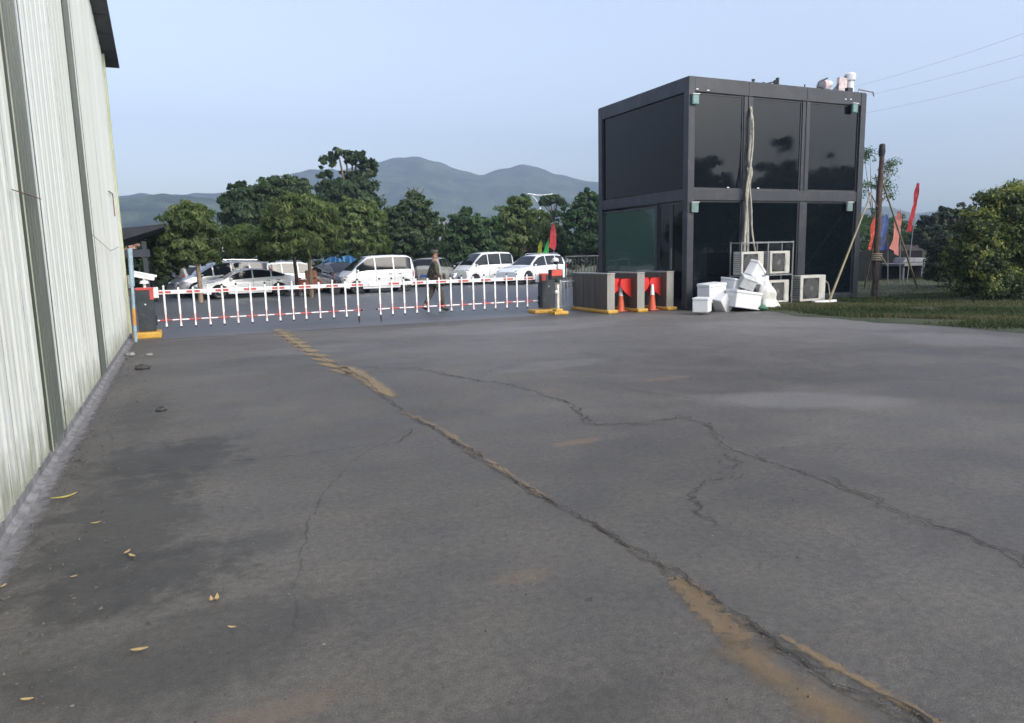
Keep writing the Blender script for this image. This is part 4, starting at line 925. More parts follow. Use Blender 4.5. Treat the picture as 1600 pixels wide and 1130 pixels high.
o = MB().box((0, 0, .03), (.85, .12, .06)).build('white_plank', M_white); o.location = (pR[0]-.02+.25, OY0-.75, .05); tag(o, 'white plank lying on the grass in front of the lone outdoor unit', 'plank')

# ------------------------------------------------------------------ foam boxes and bags
def mat_foam():
    m, nt, b = newmat('white_foam'); v = N(nt, 'TexVoronoi'); v.inputs['Scale'].default_value = 90
    nt.links.new(N(nt, 'TexCoord').outputs['Object'], v.inputs[0])
    c = ramp(nt, noise(nt, 4, 5, .6), [(.3, (.66, .67, .68)), (.7, (.73, .735, .74))]); nt.links.new(c, b.inputs['Base Color']); b.inputs['Roughness'].default_value = .8
    bump(nt, b, v.outputs['Distance'], .3, .004); return m
M_foam = mat_foam(); M_foamd = pm('dusty_foam', (.52, .53, .52), .85, var=.12, nscale=8)
def foam(label, u, v, dims, rot, y, hpx=None, zc=None, lid=True, mat=None):
    p = aty(u, v, y); t = thing('foam_box', label, 'foam box', (p[0], p[1], max(p[2], .02) if zc is None else zc), group='white foam boxes piled in front of the office')
    t.rotation_euler = tuple(R_(a_) for a_ in rot); a_, b_, h = dims; m_ = mat or M_foam
    wl = .035; mb = MB()
    mb.box((0, 0, -h*.09), (a_*.98, b_*.98, h*.82)); mb.build('box', m_, t, bevel=.018, seg=3)
    if lid: MB().box((0, 0, h*.41), (a_*1.02, b_*1.02, h*.17)).build('lid', m_, t, bevel=.02, seg=3)
    else: MB().box((0, 0, h*.322), (a_*.82, b_*.82, .006)).build('opening', M_foamd, t)
    return t
fy = 14.15*K
foam('smallest foam cube standing lowest and leftmost on the asphalt', 1097, 476, (.44, .40, .37), (0, 0, 38), fy-.25)
foam('white foam box with a lid behind the smallest cube', 1112, 457, (.66, .44, .50), (2, -3, 8), fy+.35)
foam('tipped open foam box between the lidded box and the large front box', 1128, 472, (.52, .40, .36), (12, 48, 20), fy+.1, lid=False)
foam('largest bright foam box lying at the front middle of the pile', 1161, 468, (.80, .5, .46), (0, 9, -6), fy-.15)
foam('wide foam box in the second layer under the topmost one', 1152, 447, (.85, .5, .36), (4, 10, 8), fy+.45)
foam('topmost foam box tilted on its corner at the peak of the pile', 1173, 424, (.60, .52, .46), (14, 32, 24), fy+.35)
foam('dusty grey foam box wedged under the topmost one', 1168, 441, (.40, .34, .30), (20, 20, -24), fy+.0, mat=M_foamd)
foam('foam box resting on the right shoulder of the pile next to the bag', 1186, 446, (.44, .4, .42), (8, -28, 14), fy+.3)
def bag(label, u, v, rx_, ry_, h, y, mat, seed):
    p = aty(u, v, y); g = random.Random(seed); mb = MB(); rows = []
    for i in range(11):
        t_ = i/10; rr = (1-.72*t_**1.6)*(.85+.15*math.sin(t_*9+seed)); row = []
        for j in range(20):
            a_ = 6.2832*j/20; w_ = 1+.13*math.sin(a_*3+seed+t_*4)+.07*math.sin(a_*7+t_*6)+g.uniform(-.03, .03)
            row.append((rx_*rr*w_*math.cos(a_)-.10*t_, ry_*rr*w_*math.sin(a_), h*t_+g.uniform(-.008, .008)))
        row.append(row[0]); rows.append(row)
    mb.grid(rows); mb.add([(*rows[-1][j][:2], h*1.0) for j in range(20)], [tuple(range(20))])
    o = mb.build('plastic_bag', mat, smooth=70); o.location = (p[0], p[1], .02)
    return tag(o, label, 'bag', 'plastic bags beside the foam pile')
M_bag = pm('white_plastic_bag', (.70, .70, .66), .35, var=.12, nscale=10, dirt=(.55, .42, .34))
bag('white plastic sack bulging at the right end of the foam pile', 1200, 470, .38, .3, .74, fy+.05, M_bag, 2)
bag('dark green plastic bag on the grass under the white sack', 1190, 480, .26, .16, .20, fy-.35, pm('green_bag', (.04, .13, .07), .3), 5)
bag('flat black shape standing in for the shaded gap under the front foam box', 1146, 482, .62, .3, .12, fy+.2, M_black, 9)  # black shape added as the shade in the gap beneath the boxes

# ------------------------------------------------------------------ propped pole
bp = gnd(1366, 466); X_, Y_ = bp[0], bp[1]; tp = aty(1378, 238, Y_)
t = thing('propped_pole', 'rough brown trunk pole with black cap held by bamboo props', 'pole', (X_, Y_, 0))
M_trk = pm('stripped_trunk', (.085, .055, .048), .9, var=.35, nscale=6, dirt=(.28, .24, .2), bmp=.8, stretch=(1, 1, .4))
pts = [lerp((X_, Y_, -.05), tp, k/8) for k in range(9)]; pts = [(p[0]+.02*math.sin(i*1.9), p[1], p[2]) for i, p in enumerate(pts)]
MB().tube(pts, [.11, .09, .10, .085, .095, .08, .085, .075, .07], 12).build('trunk', M_trk, t, world=True, smooth=60)
MB().lathe([(.08, -.12), (.10, .02), (.085, .22), (.05, .25)], tuple(tp), 14).build('cap', M_black, t, world=True, smooth=50)
kz = aty(1370, 400, Y_); mb = MB()
for k in range(4): mb.lathe([(.15, -.025), (.165, 0), (.15, .025)], (kz[0], Y_, kz[2]-.12+.06*k), 12)
mb.tube([(kz[0], Y_-.15, kz[2]), (kz[0]+.12, Y_-.3, kz[2]-.3)], .02, 5)
mb.build('rope_tie', pm('old_rope', (.33, .27, .2), .9), t, world=True)
for k, (dx, z_) in enumerate(((.0, .80), (.0, .62), (0, .35))):
    q = lerp(pts[0], pts[-1], z_); MB().tube([q, (q[0]+(-1)**k*.22, q[1]-.05, q[2]+.18), (q[0]+(-1)**k*.42, q[1], q[2]+.5)], .02, 5).build('twig', M_bark, t, world=True)
M_bam = pm('dry_bamboo', (.30, .26, .16), .6, var=.2, nscale=4)
def prop(u0, v0, u1, v1, dy, label=None):
    a_ = gnd(u0, v0); b_ = aty(u1, v1, Y_+dy); n = 12; mb = MB()
    P = [lerp(a_, b_, i/n) for i in range(n+1)]; mb.tube(P, [.036*(1-.35*i/n) for i in range(n+1)], 8)
    for i in range(1, n): mb.tube([lerp(a_, b_, i/n-.002), lerp(a_, b_, i/n+.002)], .041*(1-.35*i/n), 8)
    mb.build('prop', M_bam, t, world=True, smooth=60)
prop(1294, 475, 1362, 300, -.15); prop(1434, 452, 1376, 275, .15); prop(1350, 452, 1372, 345, .2)

# ------------------------------------------------------------------ flags
def flag(label, pole_u, pole_v0, top, poly, Y, col, pole=True, group='coloured feather flags'):
    b0 = aty(pole_u, pole_v0, Y); tpp = aty(*top, Y)
    t = thing('feather_flag', label, 'flag', (b0[0], b0[1], 0), group=group)
    MB().tube([(b0[0], Y, 0), lerp((b0[0], Y, 0), tpp, .5), tuple(tpp)], [.022, .016, .008], 7).build('pole', M_steel, t, world=True)
    P = [aty(u, v, Y) for u, v in poly]; c = np.mean(P, 0)
    # cloth: subdivided fan with soft folds
    mid = MB(); n = len(P)//2; L = P[:n]; Rr = P[n:][::-1]; rows = []
    def rs(Q, k): 
        d = np.linspace(0, len(Q)-1, k); return [np.array([np.interp(x, range(len(Q)), [q[a_] for q in Q]) for a_ in range(3)]) for x in d]
    for i, (a_, b_) in enumerate(zip(rs(L, 22), rs(Rr, 22))):
        rows.append([tuple(a_+(b_-a_)*j/6+np.array([0, .06*math.sin(j*1.6+i*.35), 0])) for j in range(7)])
    mid.grid(rows); key = 'flag_cloth_%02d%02d%02d' % tuple(int(x*99) for x in col)
    if key not in MATS:
        m, nt, b = newmat(key); c_ = ramp(nt, noise(nt, 3, 3, .5), [(.3, tuple(x*.85 for x in col)), (.7, tuple(min(1, x*1.1) for x in col))]); nt.links.new(c_, b.inputs['Base Color']); b.inputs['Roughness'].default_value = .75
        tr = N(nt, 'BsdfTranslucent'); nt.links.new(c_, tr.inputs[0]); mx = N(nt, 'MixShader'); mx.inputs[0].default_value = .35
        nt.links.new(b.outputs[0], mx.inputs[1]); nt.links.new(tr.outputs[0], mx.inputs[2]); nt.links.new(mx.outputs[0], nt.nodes['Material Output'].inputs[0]); MATS[key] = m
    mid.build('cloth', MATS[key], t, world=True, smooth=80)
    return t
RED, PINK, BLUE, YEL, GRN = (.55, .05, .06), (.66, .25, .20), (.09, .15, .36), (.45, .48, .05), (.06, .50, .12)
flag('tall thin red feather flag highest at the right of the office', 1417, 440, (1435, 284), [(1434, 286), (1429, 305), (1423, 330), (1418, 362), (1423, 362), (1428, 345), (1432, 315), (1436, 288)], 21, RED)
flag('pink orange feather flag beside the right bamboo prop', 1406, 445, (1407, 326), [(1404, 330), (1398, 350), (1393, 375), (1391, 388), (1402, 400), (1406, 380), (1407, 350), (1407, 330)], 20.5, PINK)
flag('blue flag hanging just right of the propped pole', 1387, 445, (1388, 333), [(1377, 340), (1376, 355), (1375, 375), (1375, 391), (1386, 391), (1387, 375), (1387, 355), (1386, 335)], 20.8, BLUE)
flag('orange red flag hanging just left of the propped pole', 1368, 445, (1372, 325), [(1364, 345), (1361, 360), (1358, 378), (1358, 390), (1366, 392), (1370, 370), (1373, 345), (1374, 328)], 20.2, (.70, .12, .07))
flag('large red flag above the white estate car', 865, 445, (866, 346), [(863, 352), (860, 365), (858, 380), (858, 386), (866, 391), (870, 384), (869, 368), (866, 348)], 37, RED)
flag('small yellow green flag left of the green one above the white estate car', 844, 420, (846, 375), [(844, 378), (841, 386), (840, 392), (839, 398), (847, 398), (847, 392), (847, 384), (846, 376)], 38, YEL)
flag('small bright green flag between the yellow and the large red flags', 857, 420, (857, 372), [(855, 378), (852, 386), (849, 392), (848, 398), (857, 398), (857, 390), (857, 382), (857, 374)], 38, GRN)

# ------------------------------------------------------------------ shed and slab at the right
Y_ = 23.0
a0 = aty(1345, 440, Y_); a1 = aty(1475, 440, Y_); zt_ = aty(1420, 397, Y_)[2]
t = thing('low_shed', 'low dark open shed with a grey slab roof behind the flags', 'shed', ((a0[0]+a1[0])/2, Y_+.8, 0))
MB().mm((a0[0]-.3, Y_+1.2, 0), (a1[0], Y_+1.35, 1.35)).build('back_wall', pm('near_black_matt', (.014, .015, .017), .95, spec=.1), t, world=True)  # even near-black tone, used on the back wall and the cabinet
ax = aty(1398, 412, Y_)[0]
MB().mm((ax, Y_-.5, aty(1430, 413, Y_)[2]-.05), (a1[0]+.1, Y_+1.2, aty(1430, 413, Y_)[2]+.06)).build('slab_roof', pm('concrete_slab', (.17, .17, .18), .8), t, world=True, bevel=.01)
for x in (ax+.1, (ax+a1[0])/2, a1[0]-.05): MB().mm((x-.06, Y_-.4, 0), (x+.06, Y_-.28, aty(1430, 413, Y_)[2]-.05)).build('post', M_dkrail, t, world=True)
sx0, sx1 = aty(1418, 402, Y_)[0], aty(1455, 402, Y_)[0]; zz = aty(1430, 413, Y_)[2]+.06
o = MB().prism([(sx0, Y_+.2, zz), (sx1, Y_+.2, zz), (sx1-.08, Y_+.2, zz+.22), (sx0+.15, Y_+.2, zz+.26)], (0, .6, 0)).build('tarp_bundle', pm('grey_tarp', (.17, .175, .18), .7, var=.2), base=((sx0+sx1)/2, Y_+.5, zz), bevel=.05); tag(o, 'grey covered bundle lying on the slab roof of the low shed', 'bundle')
o = MB().mm((a0[0]-.2, Y_+.4, 0), (ax-.3, Y_+1.1, aty(1370, 392, Y_)[2])).build('dark_cabinet', pm('near_black_matt', (.014, .015, .017), .95), base=((a0[0]+ax)/2, Y_+.7, 0), bevel=.05); tag(o, 'dark bulky cabinet behind the propped pole, left end of the low shed', 'cabinet')
o = MB().mm((aty(1400, 400, 34)[0], 34, 0), (aty(1448, 400, 34)[0], 35.5, aty(1420, 383, 34)[2])).build('far_cabin', pm('dull_red_wall', (.04, .03, .033), .8), base=(aty(1425, 400, 34)[0], 34.5, 0), bevel=.03); tag(o, 'small dull reddish cabin far behind the low shed', 'cabin')

# ------------------------------------------------------------------ street lamp, cables, canopy, far buildings
Y_ = 66; b0 = aty(845, 400, Y_); zt_ = aty(845, 312, Y_)[2]; s_ = 2.0
t = thing('street_lamp', 'white double armed street lamp standing above the trees', 'street lamp', (b0[0], Y_, 0))
MB().tube([(b0[0], Y_, 0), (b0[0], Y_, zt_)], [.12, .08], 10).build('pole', M_white, t, world=True)
for k in (-1, 1):
    MB().tube([(b0[0], Y_, zt_-.5), (b0[0]+k*.6, Y_, zt_+.15), (b0[0]+k*.9, Y_, zt_+.42)], .05, 7).build('arm', M_white, t, world=True)
    h_ = MB().box((b0[0]+k*.95, Y_, zt_+.50), (.95, .3, .10), ry=-k*.12).build('lamp_head', M_white, t, world=True, bevel=.03)
MB().tube([(b0[0]-.9, Y_, zt_+.44), (b0[0]+.9, Y_, zt_+.44)], .04, 6).build('crossbar', M_white, t, world=True)
M_wire = pm('power_cable', (.30, .32, .35), .6)
for (p0, p1, lab) in (((1345, 133), (1640, 38), 'highest of the three thin power cables crossing the sky at the upper right'), ((1345, 151), (1640, 73), 'middle one of the three thin power cables at the upper right'), ((1345, 178), (1640, 108), 'lowest of the three thin power cables at the upper right')):
    A = aty(*p0, 58); B = aty(*p1, 34); d_ = B-A; P = []
    for i in range(-12, 25):
        q = i/12.; p = A+d_*q; P.append((p[0], p[1], p[2]-.35*(1-(2*q-1)**2)*.6))
    o = MB().tube(P, .009, 5).build('power_cable', M_wire, base=tuple(A)); tag(o, lab, 'power cable', 'power cables crossing the sky')
# black canopy roof at the far left
Y_ = 27; c0 = aty(205, 352, Y_); c1 = aty(262, 347, Y_+4)
zc_ = aty(210, 357, Y_)[2]; zb_ = aty(205, 382, Y_)[2]
xr = aty(248, 350, Y_)[0]
t = thing('canopy', 'black sloping canopy roof seen behind the warehouse corner', 'canopy', (xr-3, Y_, 0))
MB().prism([(xr-6, Y_, zc_-.5), (xr+.15, Y_, zc_+.14), (xr+.15, Y_, zc_+.04), (xr-1.2, Y_, zb_+.12), (xr-6, Y_, zb_-.5)], (0, 7, 0)).build('roof', pm('black_shade_sheet', (.022, .024, .034), .7, var=.2), t, world=True)
zq = aty(205, 397, Y_)[2]
MB().mm((xr-6, Y_+.1, zq-.1), (xr-.35, Y_+.3, zq+.14)).build('beam', pm('dark_canopy_steel', (.03, .035, .05), .6), t, world=True)
for x in (xr-.5, xr-3.5):
    for y in (Y_+.2, Y_+6.5): MB().mm((x-.07, y-.07, 0), (x+.07, y+.07, zb_+.1)).build('post', M_cab, t, world=True)
def house(label, u0, u1, vt, Y, col, roofc=None, wins=3, dep=8):
    a_ = aty(u0, 400, Y); b_ = aty(u1, 400, Y); z_ = aty((u0+u1)/2, vt, Y)[2]
    t = thing('distant_building', label, 'building', ((a_[0]+b_[0])/2, Y+dep/2, 0), group='buildings beyond the trees')
    w_ = MB().mm((a_[0], Y, 0), (b_[0], Y+dep, z_)).build('wall', pm('wall_'+label[:8].replace(' ', '_'), col, .85), t, world=True)
    MB().mm((a_[0]-.3, Y-.3, z_), (b_[0]+.3, Y+dep+.3, z_+.35)).build('roof', pm('roof_'+label[:8].replace(' ', '_'), roofc or col, .8), t, world=True)
    L = b_[0]-a_[0]
    for k in range(wins):
        x = a_[0]+L*(k+.5)/wins
        for zz in np.arange(1.2, z_-1.2, 3):
            MB().mm((x-L*.12/wins*2, Y-.03, zz), (x+L*.12/wins*2, Y+.02, min(zz+1.4, z_-.2))).build('window', M_dg2, t, world=True)
    return t
house('salmon coloured building glimpsed under the black canopy roof', 150, 236, 378, 62, (.45, .24, .19), (.38, .18, .14), 6)
house('white building glimpsed through the gap right of the leftmost tree', 330, 372, 374, 70, (.60, .60, .58), (.4, .4, .4), 4)
house('pale low building seen between two trees above the second van', 676, 702, 343, 150, (.22, .24, .26), (.15, .17, .2), 4)
house('grey building seen through the gap above the red flag', 862, 892, 352, 90, (.2, .21, .23), (.15, .16, .18), 3)
house('white low house glimpsed behind the canopy posts', 196, 232, 408, 52, (.45, .45, .44), (.3, .3, .3), 3)
# blue tarpaulins behind the grey sedan
M_blue = pm('blue_tarpaulin', (.06, .20, .40), .55, var=.3, nscale=3)
def tarp(label, u0, u1, v0, v1, Y, seed):
    a_ = aty(u0, v1, Y); b_ = aty(u1, v0, Y); g = random.Random(seed); n = 14; rows = []
    zt_ = b_[2]
    for j in range(6):
        t_ = j/5; rows.append([(a_[0]+(b_[0]-a_[0])*i/n, Y+.12*math.sin(i*1.7+seed)+g.uniform(-.04, .04)+t_*.2, zt_*(t_*(.86+.14*math.sin(math.pi*(i+seed)/n)))+g.uniform(-.03, .03)*(j > 0)) for i in range(n+1)])
    rows.append([(p[0], p[1]+1.4, p[2]*.93) for p in rows[-1]]); rows.append([(p[0], p[1], 0) for p in rows[-1]])
    o = MB().grid(rows).build('blue_tarpaulin', M_blue, base=((a_[0]+b_[0])/2, Y+.8, 0), smooth=50, solid=.02); return tag(o, label, 'tarpaulin', 'blue tarpaulin covered heaps')
tarp('square blue tarpaulin stack left of the van windscreen', 513, 540, 401, 440, 36, 1)
tarp('rounded blue tarpaulin heap directly behind the van windscreen', 538, 572, 399, 440, 37, 4)

# ------------------------------------------------------------------ cars
M_tyre = pm('tyre', (.018, .018, .019), .8); M_rim = pm('alloy_rim', (.42, .43, .44), .3, .7); M_cglass = mat_darkglass('car_glass', (.012, .015, .018), 1.5, .03)
M_under = pm('underbody', (.012, .012, .013), .9); M_headl = pm('headlight_glass', (.55, .58, .62), .1, .3); M_tail = pm('tail_light_red', (.45, .02, .02), .2)
M_plate = pm('number_plate', (.05, .10, .35), .4); M_chrome = pm('chrome', (.6, .6, .62), .15, .9); M_seam = pm('door_seam', (.03, .03, .03), .8)
def paint(name, col, rough=.28, metal=0., dirt=(.3, .29, .27), da=.25): return pm(name, col, rough, metal, var=.04, nscale=1.2, coat=.7, dirt=dirt, dirtamt=da)
def ip(pts, x): return float(np.interp(x, [p[0] for p in pts], [p[1] for p in pts]))
def car(name, label, cat, pos, rz, sc, kind, pt, group='cars parked in the lot', rim=None, glass=None, zs=1.0):
    """x forward (0 = centre), y left, z up; real metres scaled by sc"""
    K_ = dict(
      sedan=dict(L=4.6, W=.90, H=1.45, fw=1.42, rw=-1.30, wr=.32, belt=[(-2.3, .86), (-2.2, .98), (-1.5, 1.02), (0, .93), (1.0, .88), (1.5, .84), (2.1, .70), (2.3, .58)],
                 top=[(-2.3, .86), (-2.2, .99), (-1.85, 1.06), (-1.2, 1.28), (-.7, 1.41), (-.1, 1.45), (.35, 1.38), (.8, 1.16), (1.2, .93), (1.5, .86), (2.1, .72), (2.3, .58)], side=(-1.62, .98), pil=(-.98, -.12), ws=(.30, 1.12), rwn=(-1.75, -.75)),
      mpv=dict(L=4.8, W=.92, H=1.70, fw=1.45, rw=-1.40, wr=.33, belt=[(-2.4, .98), (-1.5, 1.0), (1.0, .98), (1.5, .95), (2.1, .85), (2.4, .60)],
                 top=[(-2.4, 1.02), (-2.33, 1.3), (-2.15, 1.62), (-1.2, 1.70), (0, 1.70), (.5, 1.60), (1.0, 1.30), (1.45, 1.03), (1.7, .97), (2.15, .86), (2.4, .60)], side=(-2.12, 1.28), pil=(-1.2, -.28, .62), ws=(.5, 1.42), rwn=(-2.36, -2.15)),
      suv=dict(L=4.7, W=.92, H=1.74, fw=1.42, rw=-1.36, wr=.37, belt=[(-2.35, 1.0), (-1.5, 1.08), (0, 1.03), (.9, 1.03), (1.3, 1.02), (2.0, .94), (2.35, .72)],
                 top=[(-2.35, 1.05), (-2.28, 1.28), (-2.1, 1.62), (-1.9, 1.72), (-1.0, 1.76), (-.1, 1.74), (.3, 1.64), (.75, 1.34), (1.12, 1.08), (1.4, 1.04), (2.0, .95), (2.35, .74)], side=(-2.02, .95), pil=(-1.25, -.32), ws=(.28, 1.06), rwn=(-2.30, -2.08)),
      van=dict(L=3.74, W=.80, H=1.86, fw=1.28, rw=-1.33, wr=.29, belt=[(-1.87, 1.05), (-1.5, 1.10), (.8, 1.08), (1.3, 1.04), (1.65, .93), (1.87, .78)],
                 top=[(-1.87, 1.1), (-1.84, 1.4), (-1.76, 1.74), (-1.55, 1.84), (-.8, 1.87), (.2, 1.85), (.62, 1.79), (.85, 1.62), (1.2, 1.33), (1.46, 1.10), (1.62, .97), (1.78, .90), (1.87, .78)], side=(-1.72, 1.27), pil=(-.72, .25), ws=(.64, 1.44), rwn=(-1.85, -1.74)),
      hatch=dict(L=4.1, W=.88, H=1.56, fw=1.28, rw=-1.26, wr=.32, belt=[(-2.05, .90), (-1.5, 1.04), (0, .98), (.9, .95), (1.4, .92), (1.85, .82), (2.05, .62)],
                 top=[(-2.05, .92), (-1.97, 1.12), (-1.75, 1.42), (-1.5, 1.52), (-.7, 1.56), (0, 1.54), (.4, 1.42), (.85, 1.15), (1.15, .97), (1.5, .92), (1.85, .83), (2.05, .62)], side=(-1.6, .95), pil=(-1.0, -.1), ws=(.33, 1.10), rwn=(-1.98, -1.65)))[kind]
    L, W, fw, rw, wr = K_['L'], K_['W'], K_['fw'], K_['rw'], K_['wr']; zb = .20 if kind != 'suv' else .24
    hl = L/2
    t = thing(name, label, cat, pos, rz, group); t.scale = (sc, sc, sc*zs)
    xs = sorted(set([p_[0] for p_ in K_['top'] if abs(p_[0]) < hl]+[round(x, 4) for x in list(np.linspace(-hl, hl, 44)) + [fw+wr*1.13*math.cos(a_) for a_ in np.linspace(0, math.pi, 15)] + [rw+wr*1.13*math.cos(a_) for a_ in np.linspace(0, math.pi, 15)]]))
    def wf(x):
        q = abs(x)/hl; return W*(1-.16*max(0, (q-.72)/.28)**2.2)
    def arch(x):
        z = zb
        for xw in (fw, rw):
            d = abs(x-xw)
            if d < wr*1.13: z = max(z, wr+math.sqrt(max(0, (wr*1.13)**2-d*d)))
        return z
    def sect(x):
        bl, tpz, w_ = ip(K_['belt'], x), ip(K_['top'], x), wf(x); tpz = max(tpz, bl+.012); h = tpz-bl
        q = abs(x)/hl; zl = zb+.10*max(0, (q-.8)/.2); ar = max(arch(x), zl)
        tap = .30 if kind != 'van' else .18
        p = [(0, ar), (w_*.80, ar), (w_*.985, max(ar, zl)+.03), (w_*1.0, max(.48, ar+.05)), (w_*.995, max((bl+.48)/2, ar+.07)), (w_*.965, bl-.05), (w_*.93, bl)]
        wt = w_*.93-tap*h
        p += [(w_*.93-tap*h*.5-.004, bl+.5*h), (wt+.01, bl+.88*h), (wt-.07, tpz-.008*min(1, h*8)), (wt*.5, tpz+.02), (0, tpz+.028)]
        return p
    mb = MB(); rows = []
    for x in xs:
        s_ = sect(x); rows.append([(x, y, z) for y, z in s_] + [(x, -y, z) for y, z in s_[::-1][1:]])
    mb.grid(rows); nrow = len(rows[0])
    mb.add(rows[0], [tuple(range(nrow))]); mb.add(rows[-1], [tuple(range(nrow))[::-1]])
    body = mb.build('body', pt, t, smooth=42)
    MB().mm((-hl+.15, -W+.24, .17), (hl-.15, W-.24, .52)).build('underbody', M_under, t)
    for xw in (fw, rw): MB().mm((xw-wr*1.05, -W+.23, .25), (xw+wr*1.05, W-.23, .25+wr*1.5)).build('wheel_housing', M_under, t)
    G = glass or M_cglass
    # side windows
    xa, xb = K_['side']; cuts = [xa]+list(K_['pil'])+[xb]; cuts.sort()
    for sgn in (1, -1):
        for a_, b_ in zip(cuts[:-1], cuts[1:]):
            aa, bb = a_+.035, b_-.035; rows = []
            for x in [aa]+[x_ for x_ in xs if aa+.01 < x_ < bb-.01]+[bb]:
                s_ = sect(x); bl, tz = s_[6][1], s_[11][1]; h = tz-bl; w0, w1 = s_[6][0], s_[8][0]
                zr = .86 if h > .3 else max(.2, .86-(.3-h)*1.2)
                rows.append([(x, sgn*(w0+(w1-w0)*q/.88+.008), bl+q*h) for q in np.linspace(.08, zr, 4)])
            MB().grid(rows).build('window', G, t, smooth=60)
    def glasstop(x0, x1, nm, f=.93):
        rows = []
        for x in [x0]+[x_ for x_ in xs if x0+.01 < x_ < x1-.01]+[x1]:
            s_ = sect(x); wt = s_[9][0]; rows.append([(x, q*(wt*f), s_[9][1]+.022+.018*(1-abs(q)**2)) for q in np.linspace(-1, 1, 7)])
        MB().grid(rows).build(nm, G, t, smooth=60)
    glasstop(K_['ws'][0], K_['ws'][1], 'windscreen'); glasstop(K_['rwn'][0], K_['rwn'][1], 'rear_window', .9)
    for xw in (fw, rw):
        for sgn in (1, -1):
            y0 = sgn*(W-.11)
            wl = thing('wheel', None, None, (xw, y0, wr)); wl.parent = t
            MB().lathe([(wr*.66, -.10), (wr*.93, -.10), (wr, -.07), (wr, .07), (wr*.93, .10), (wr*.66, .10)], n=28, axis='Y').build('tyre', M_tyre, wl, smooth=40)
            mb = MB(); yy = sgn*.085
            for k in range(5):
                a_ = 2*math.pi*k/5+.3; mb.box((wr*.34*math.cos(a_), yy, wr*.34*math.sin(a_)), (wr*.62, .02, wr*.15), ry=-a_)
            n = 24; mb.tube([(wr*.64*math.cos(6.2832*i/n), yy, wr*.64*math.sin(6.2832*i/n)) for i in range(n+1)], .018, 5, False)
            mb.lathe([(wr*.14, -.012), (wr*.14, .012)], (0, yy+.008*sgn, 0), 10, 'Y')
            mb.build('rim', rim or M_rim, wl, smooth=30); MB().lathe([(wr*.64, -.01), (wr*.64, .01)], (0, sgn*.05, 0), 20, 'Y').build('brake_disc', M_under, wl)
    # lights, mirrors, seams, handles, plates
    bf = ip(K_['belt'], hl-.2)
    for sgn in (1, -1):
        xh = hl-.16; wv = wf(xh)
        MB().sphere((xh-.03, sgn*(wv*.80), bf-.07), .14, 12, (1.2, 1.05, .55)).build('headlight', M_headl, t, smooth=60)
        zt_ = {'sedan': .86, 'mpv': 1.15, 'suv': 1.02, 'van': .86, 'hatch': .98}[kind]; wv = wf(-hl+.08)
        sq = {'van': (.5, .55, 2.2), 'mpv': (.7, .8, 1.9), 'sedan': (2.2, .8, .55)}.get(kind, (1.3, .8, .9))
        MB().sphere((-hl+.10, sgn*(wv*.93), zt_), .115, 12, sq).build('tail_light', M_tail, t, smooth=60)
        xm = K_['ws'][1]-.12; sm = sect(xm)
        MB().sphere((xm-.12, sgn*(W+.03), ip(K_['belt'], xm)+.09), .09, 10, (.7, 1, .75)).build('mirror', pt, t, smooth=60)
        for xx in cuts[:-1] if kind != 'van' else cuts:
            if xx < rw+.1 and kind == 'sedan': xx = rw+.45
            P = [(xx+.0, sgn*(wf(xx)*f_+.002), z_) for f_, z_ in ((.99, .34), (1.0, .48), (.995, (ip(K_['belt'], xx)+.48)/2), (.965, ip(K_['belt'], xx)-.05))]
            MB().tube(P, .006, 4).build('door_seam', M_seam, t)
        P = [(x, sgn*(wf(x)*1.0+.001), .335) for x in np.linspace(rw+wr*1.3, fw-wr*1.3, 6)]; MB().tube(P, .007, 4).build('sill_trim', M_seam, t)
        for xx in ((cuts[1]+cuts[2])/2-.25, cuts[1]-.28):
            MB().mm((xx-.10, sgn*(W*.985), ip(K_['belt'], xx)-.17), (xx+.08, sgn*(W*.985+.03), ip(K_['belt'], xx)-.14)).build('door_handle', M_chrome if kind != 'van' else M_black, t)
    MB().mm((-hl-.012, -.24, .52 if kind != 'van' else .45), (-hl+.02, .24, .66 if kind != 'van' else .59)).build('number_plate', M_plate, t)
    MB().mm((hl-.02, -.24, .34), (hl+.012, .24, .46)).build('number_plate', M_plate, t)
    MB().mm((hl-.10, -.42, bf-.20), (hl-.002, .42, bf-.08)).build('grille', M_black, t, bevel=.02)
    mb = MB()
    for sgn in (1, -1): mb.box((hl-.07, sgn*W*.55, .33), (.12, .35, .09))
    mb.build('bumper_intake', M_black, t, bevel=.02)
    if kind in ('suv', 'mpv'):
        for sgn in (1, -1):
            y_ = sgn*(sect(-.5)[8][0]-.08); MB().tube([(-1.75, y_, ip(K_['top'], -1.75)+.02), (-1.65, y_, ip(K_['top'], -1.65)+.08), (-.2, y_, ip(K_['top'], -.2)+.09), (.0, y_, ip(K_['top'], 0)+.03)], .018, 6).build('roof_rail', M_chrome, t)
    return t
P_w = paint('car_white', (.88, .89, .89), da=.1); P_w2 = paint('van_white', (.76, .77, .77), .4, dirt=(.42, .40, .36), da=.5); P_s = paint('car_silver', (.36, .37, .40), .3, .5); P_g = paint('car_dark_grey', (.06, .063, .075), .3, .3)
P_k = paint('car_navy', (.018, .024, .045), .3, .2); P_b = paint('car_champagne', (.42, .41, .36), .3, .4)
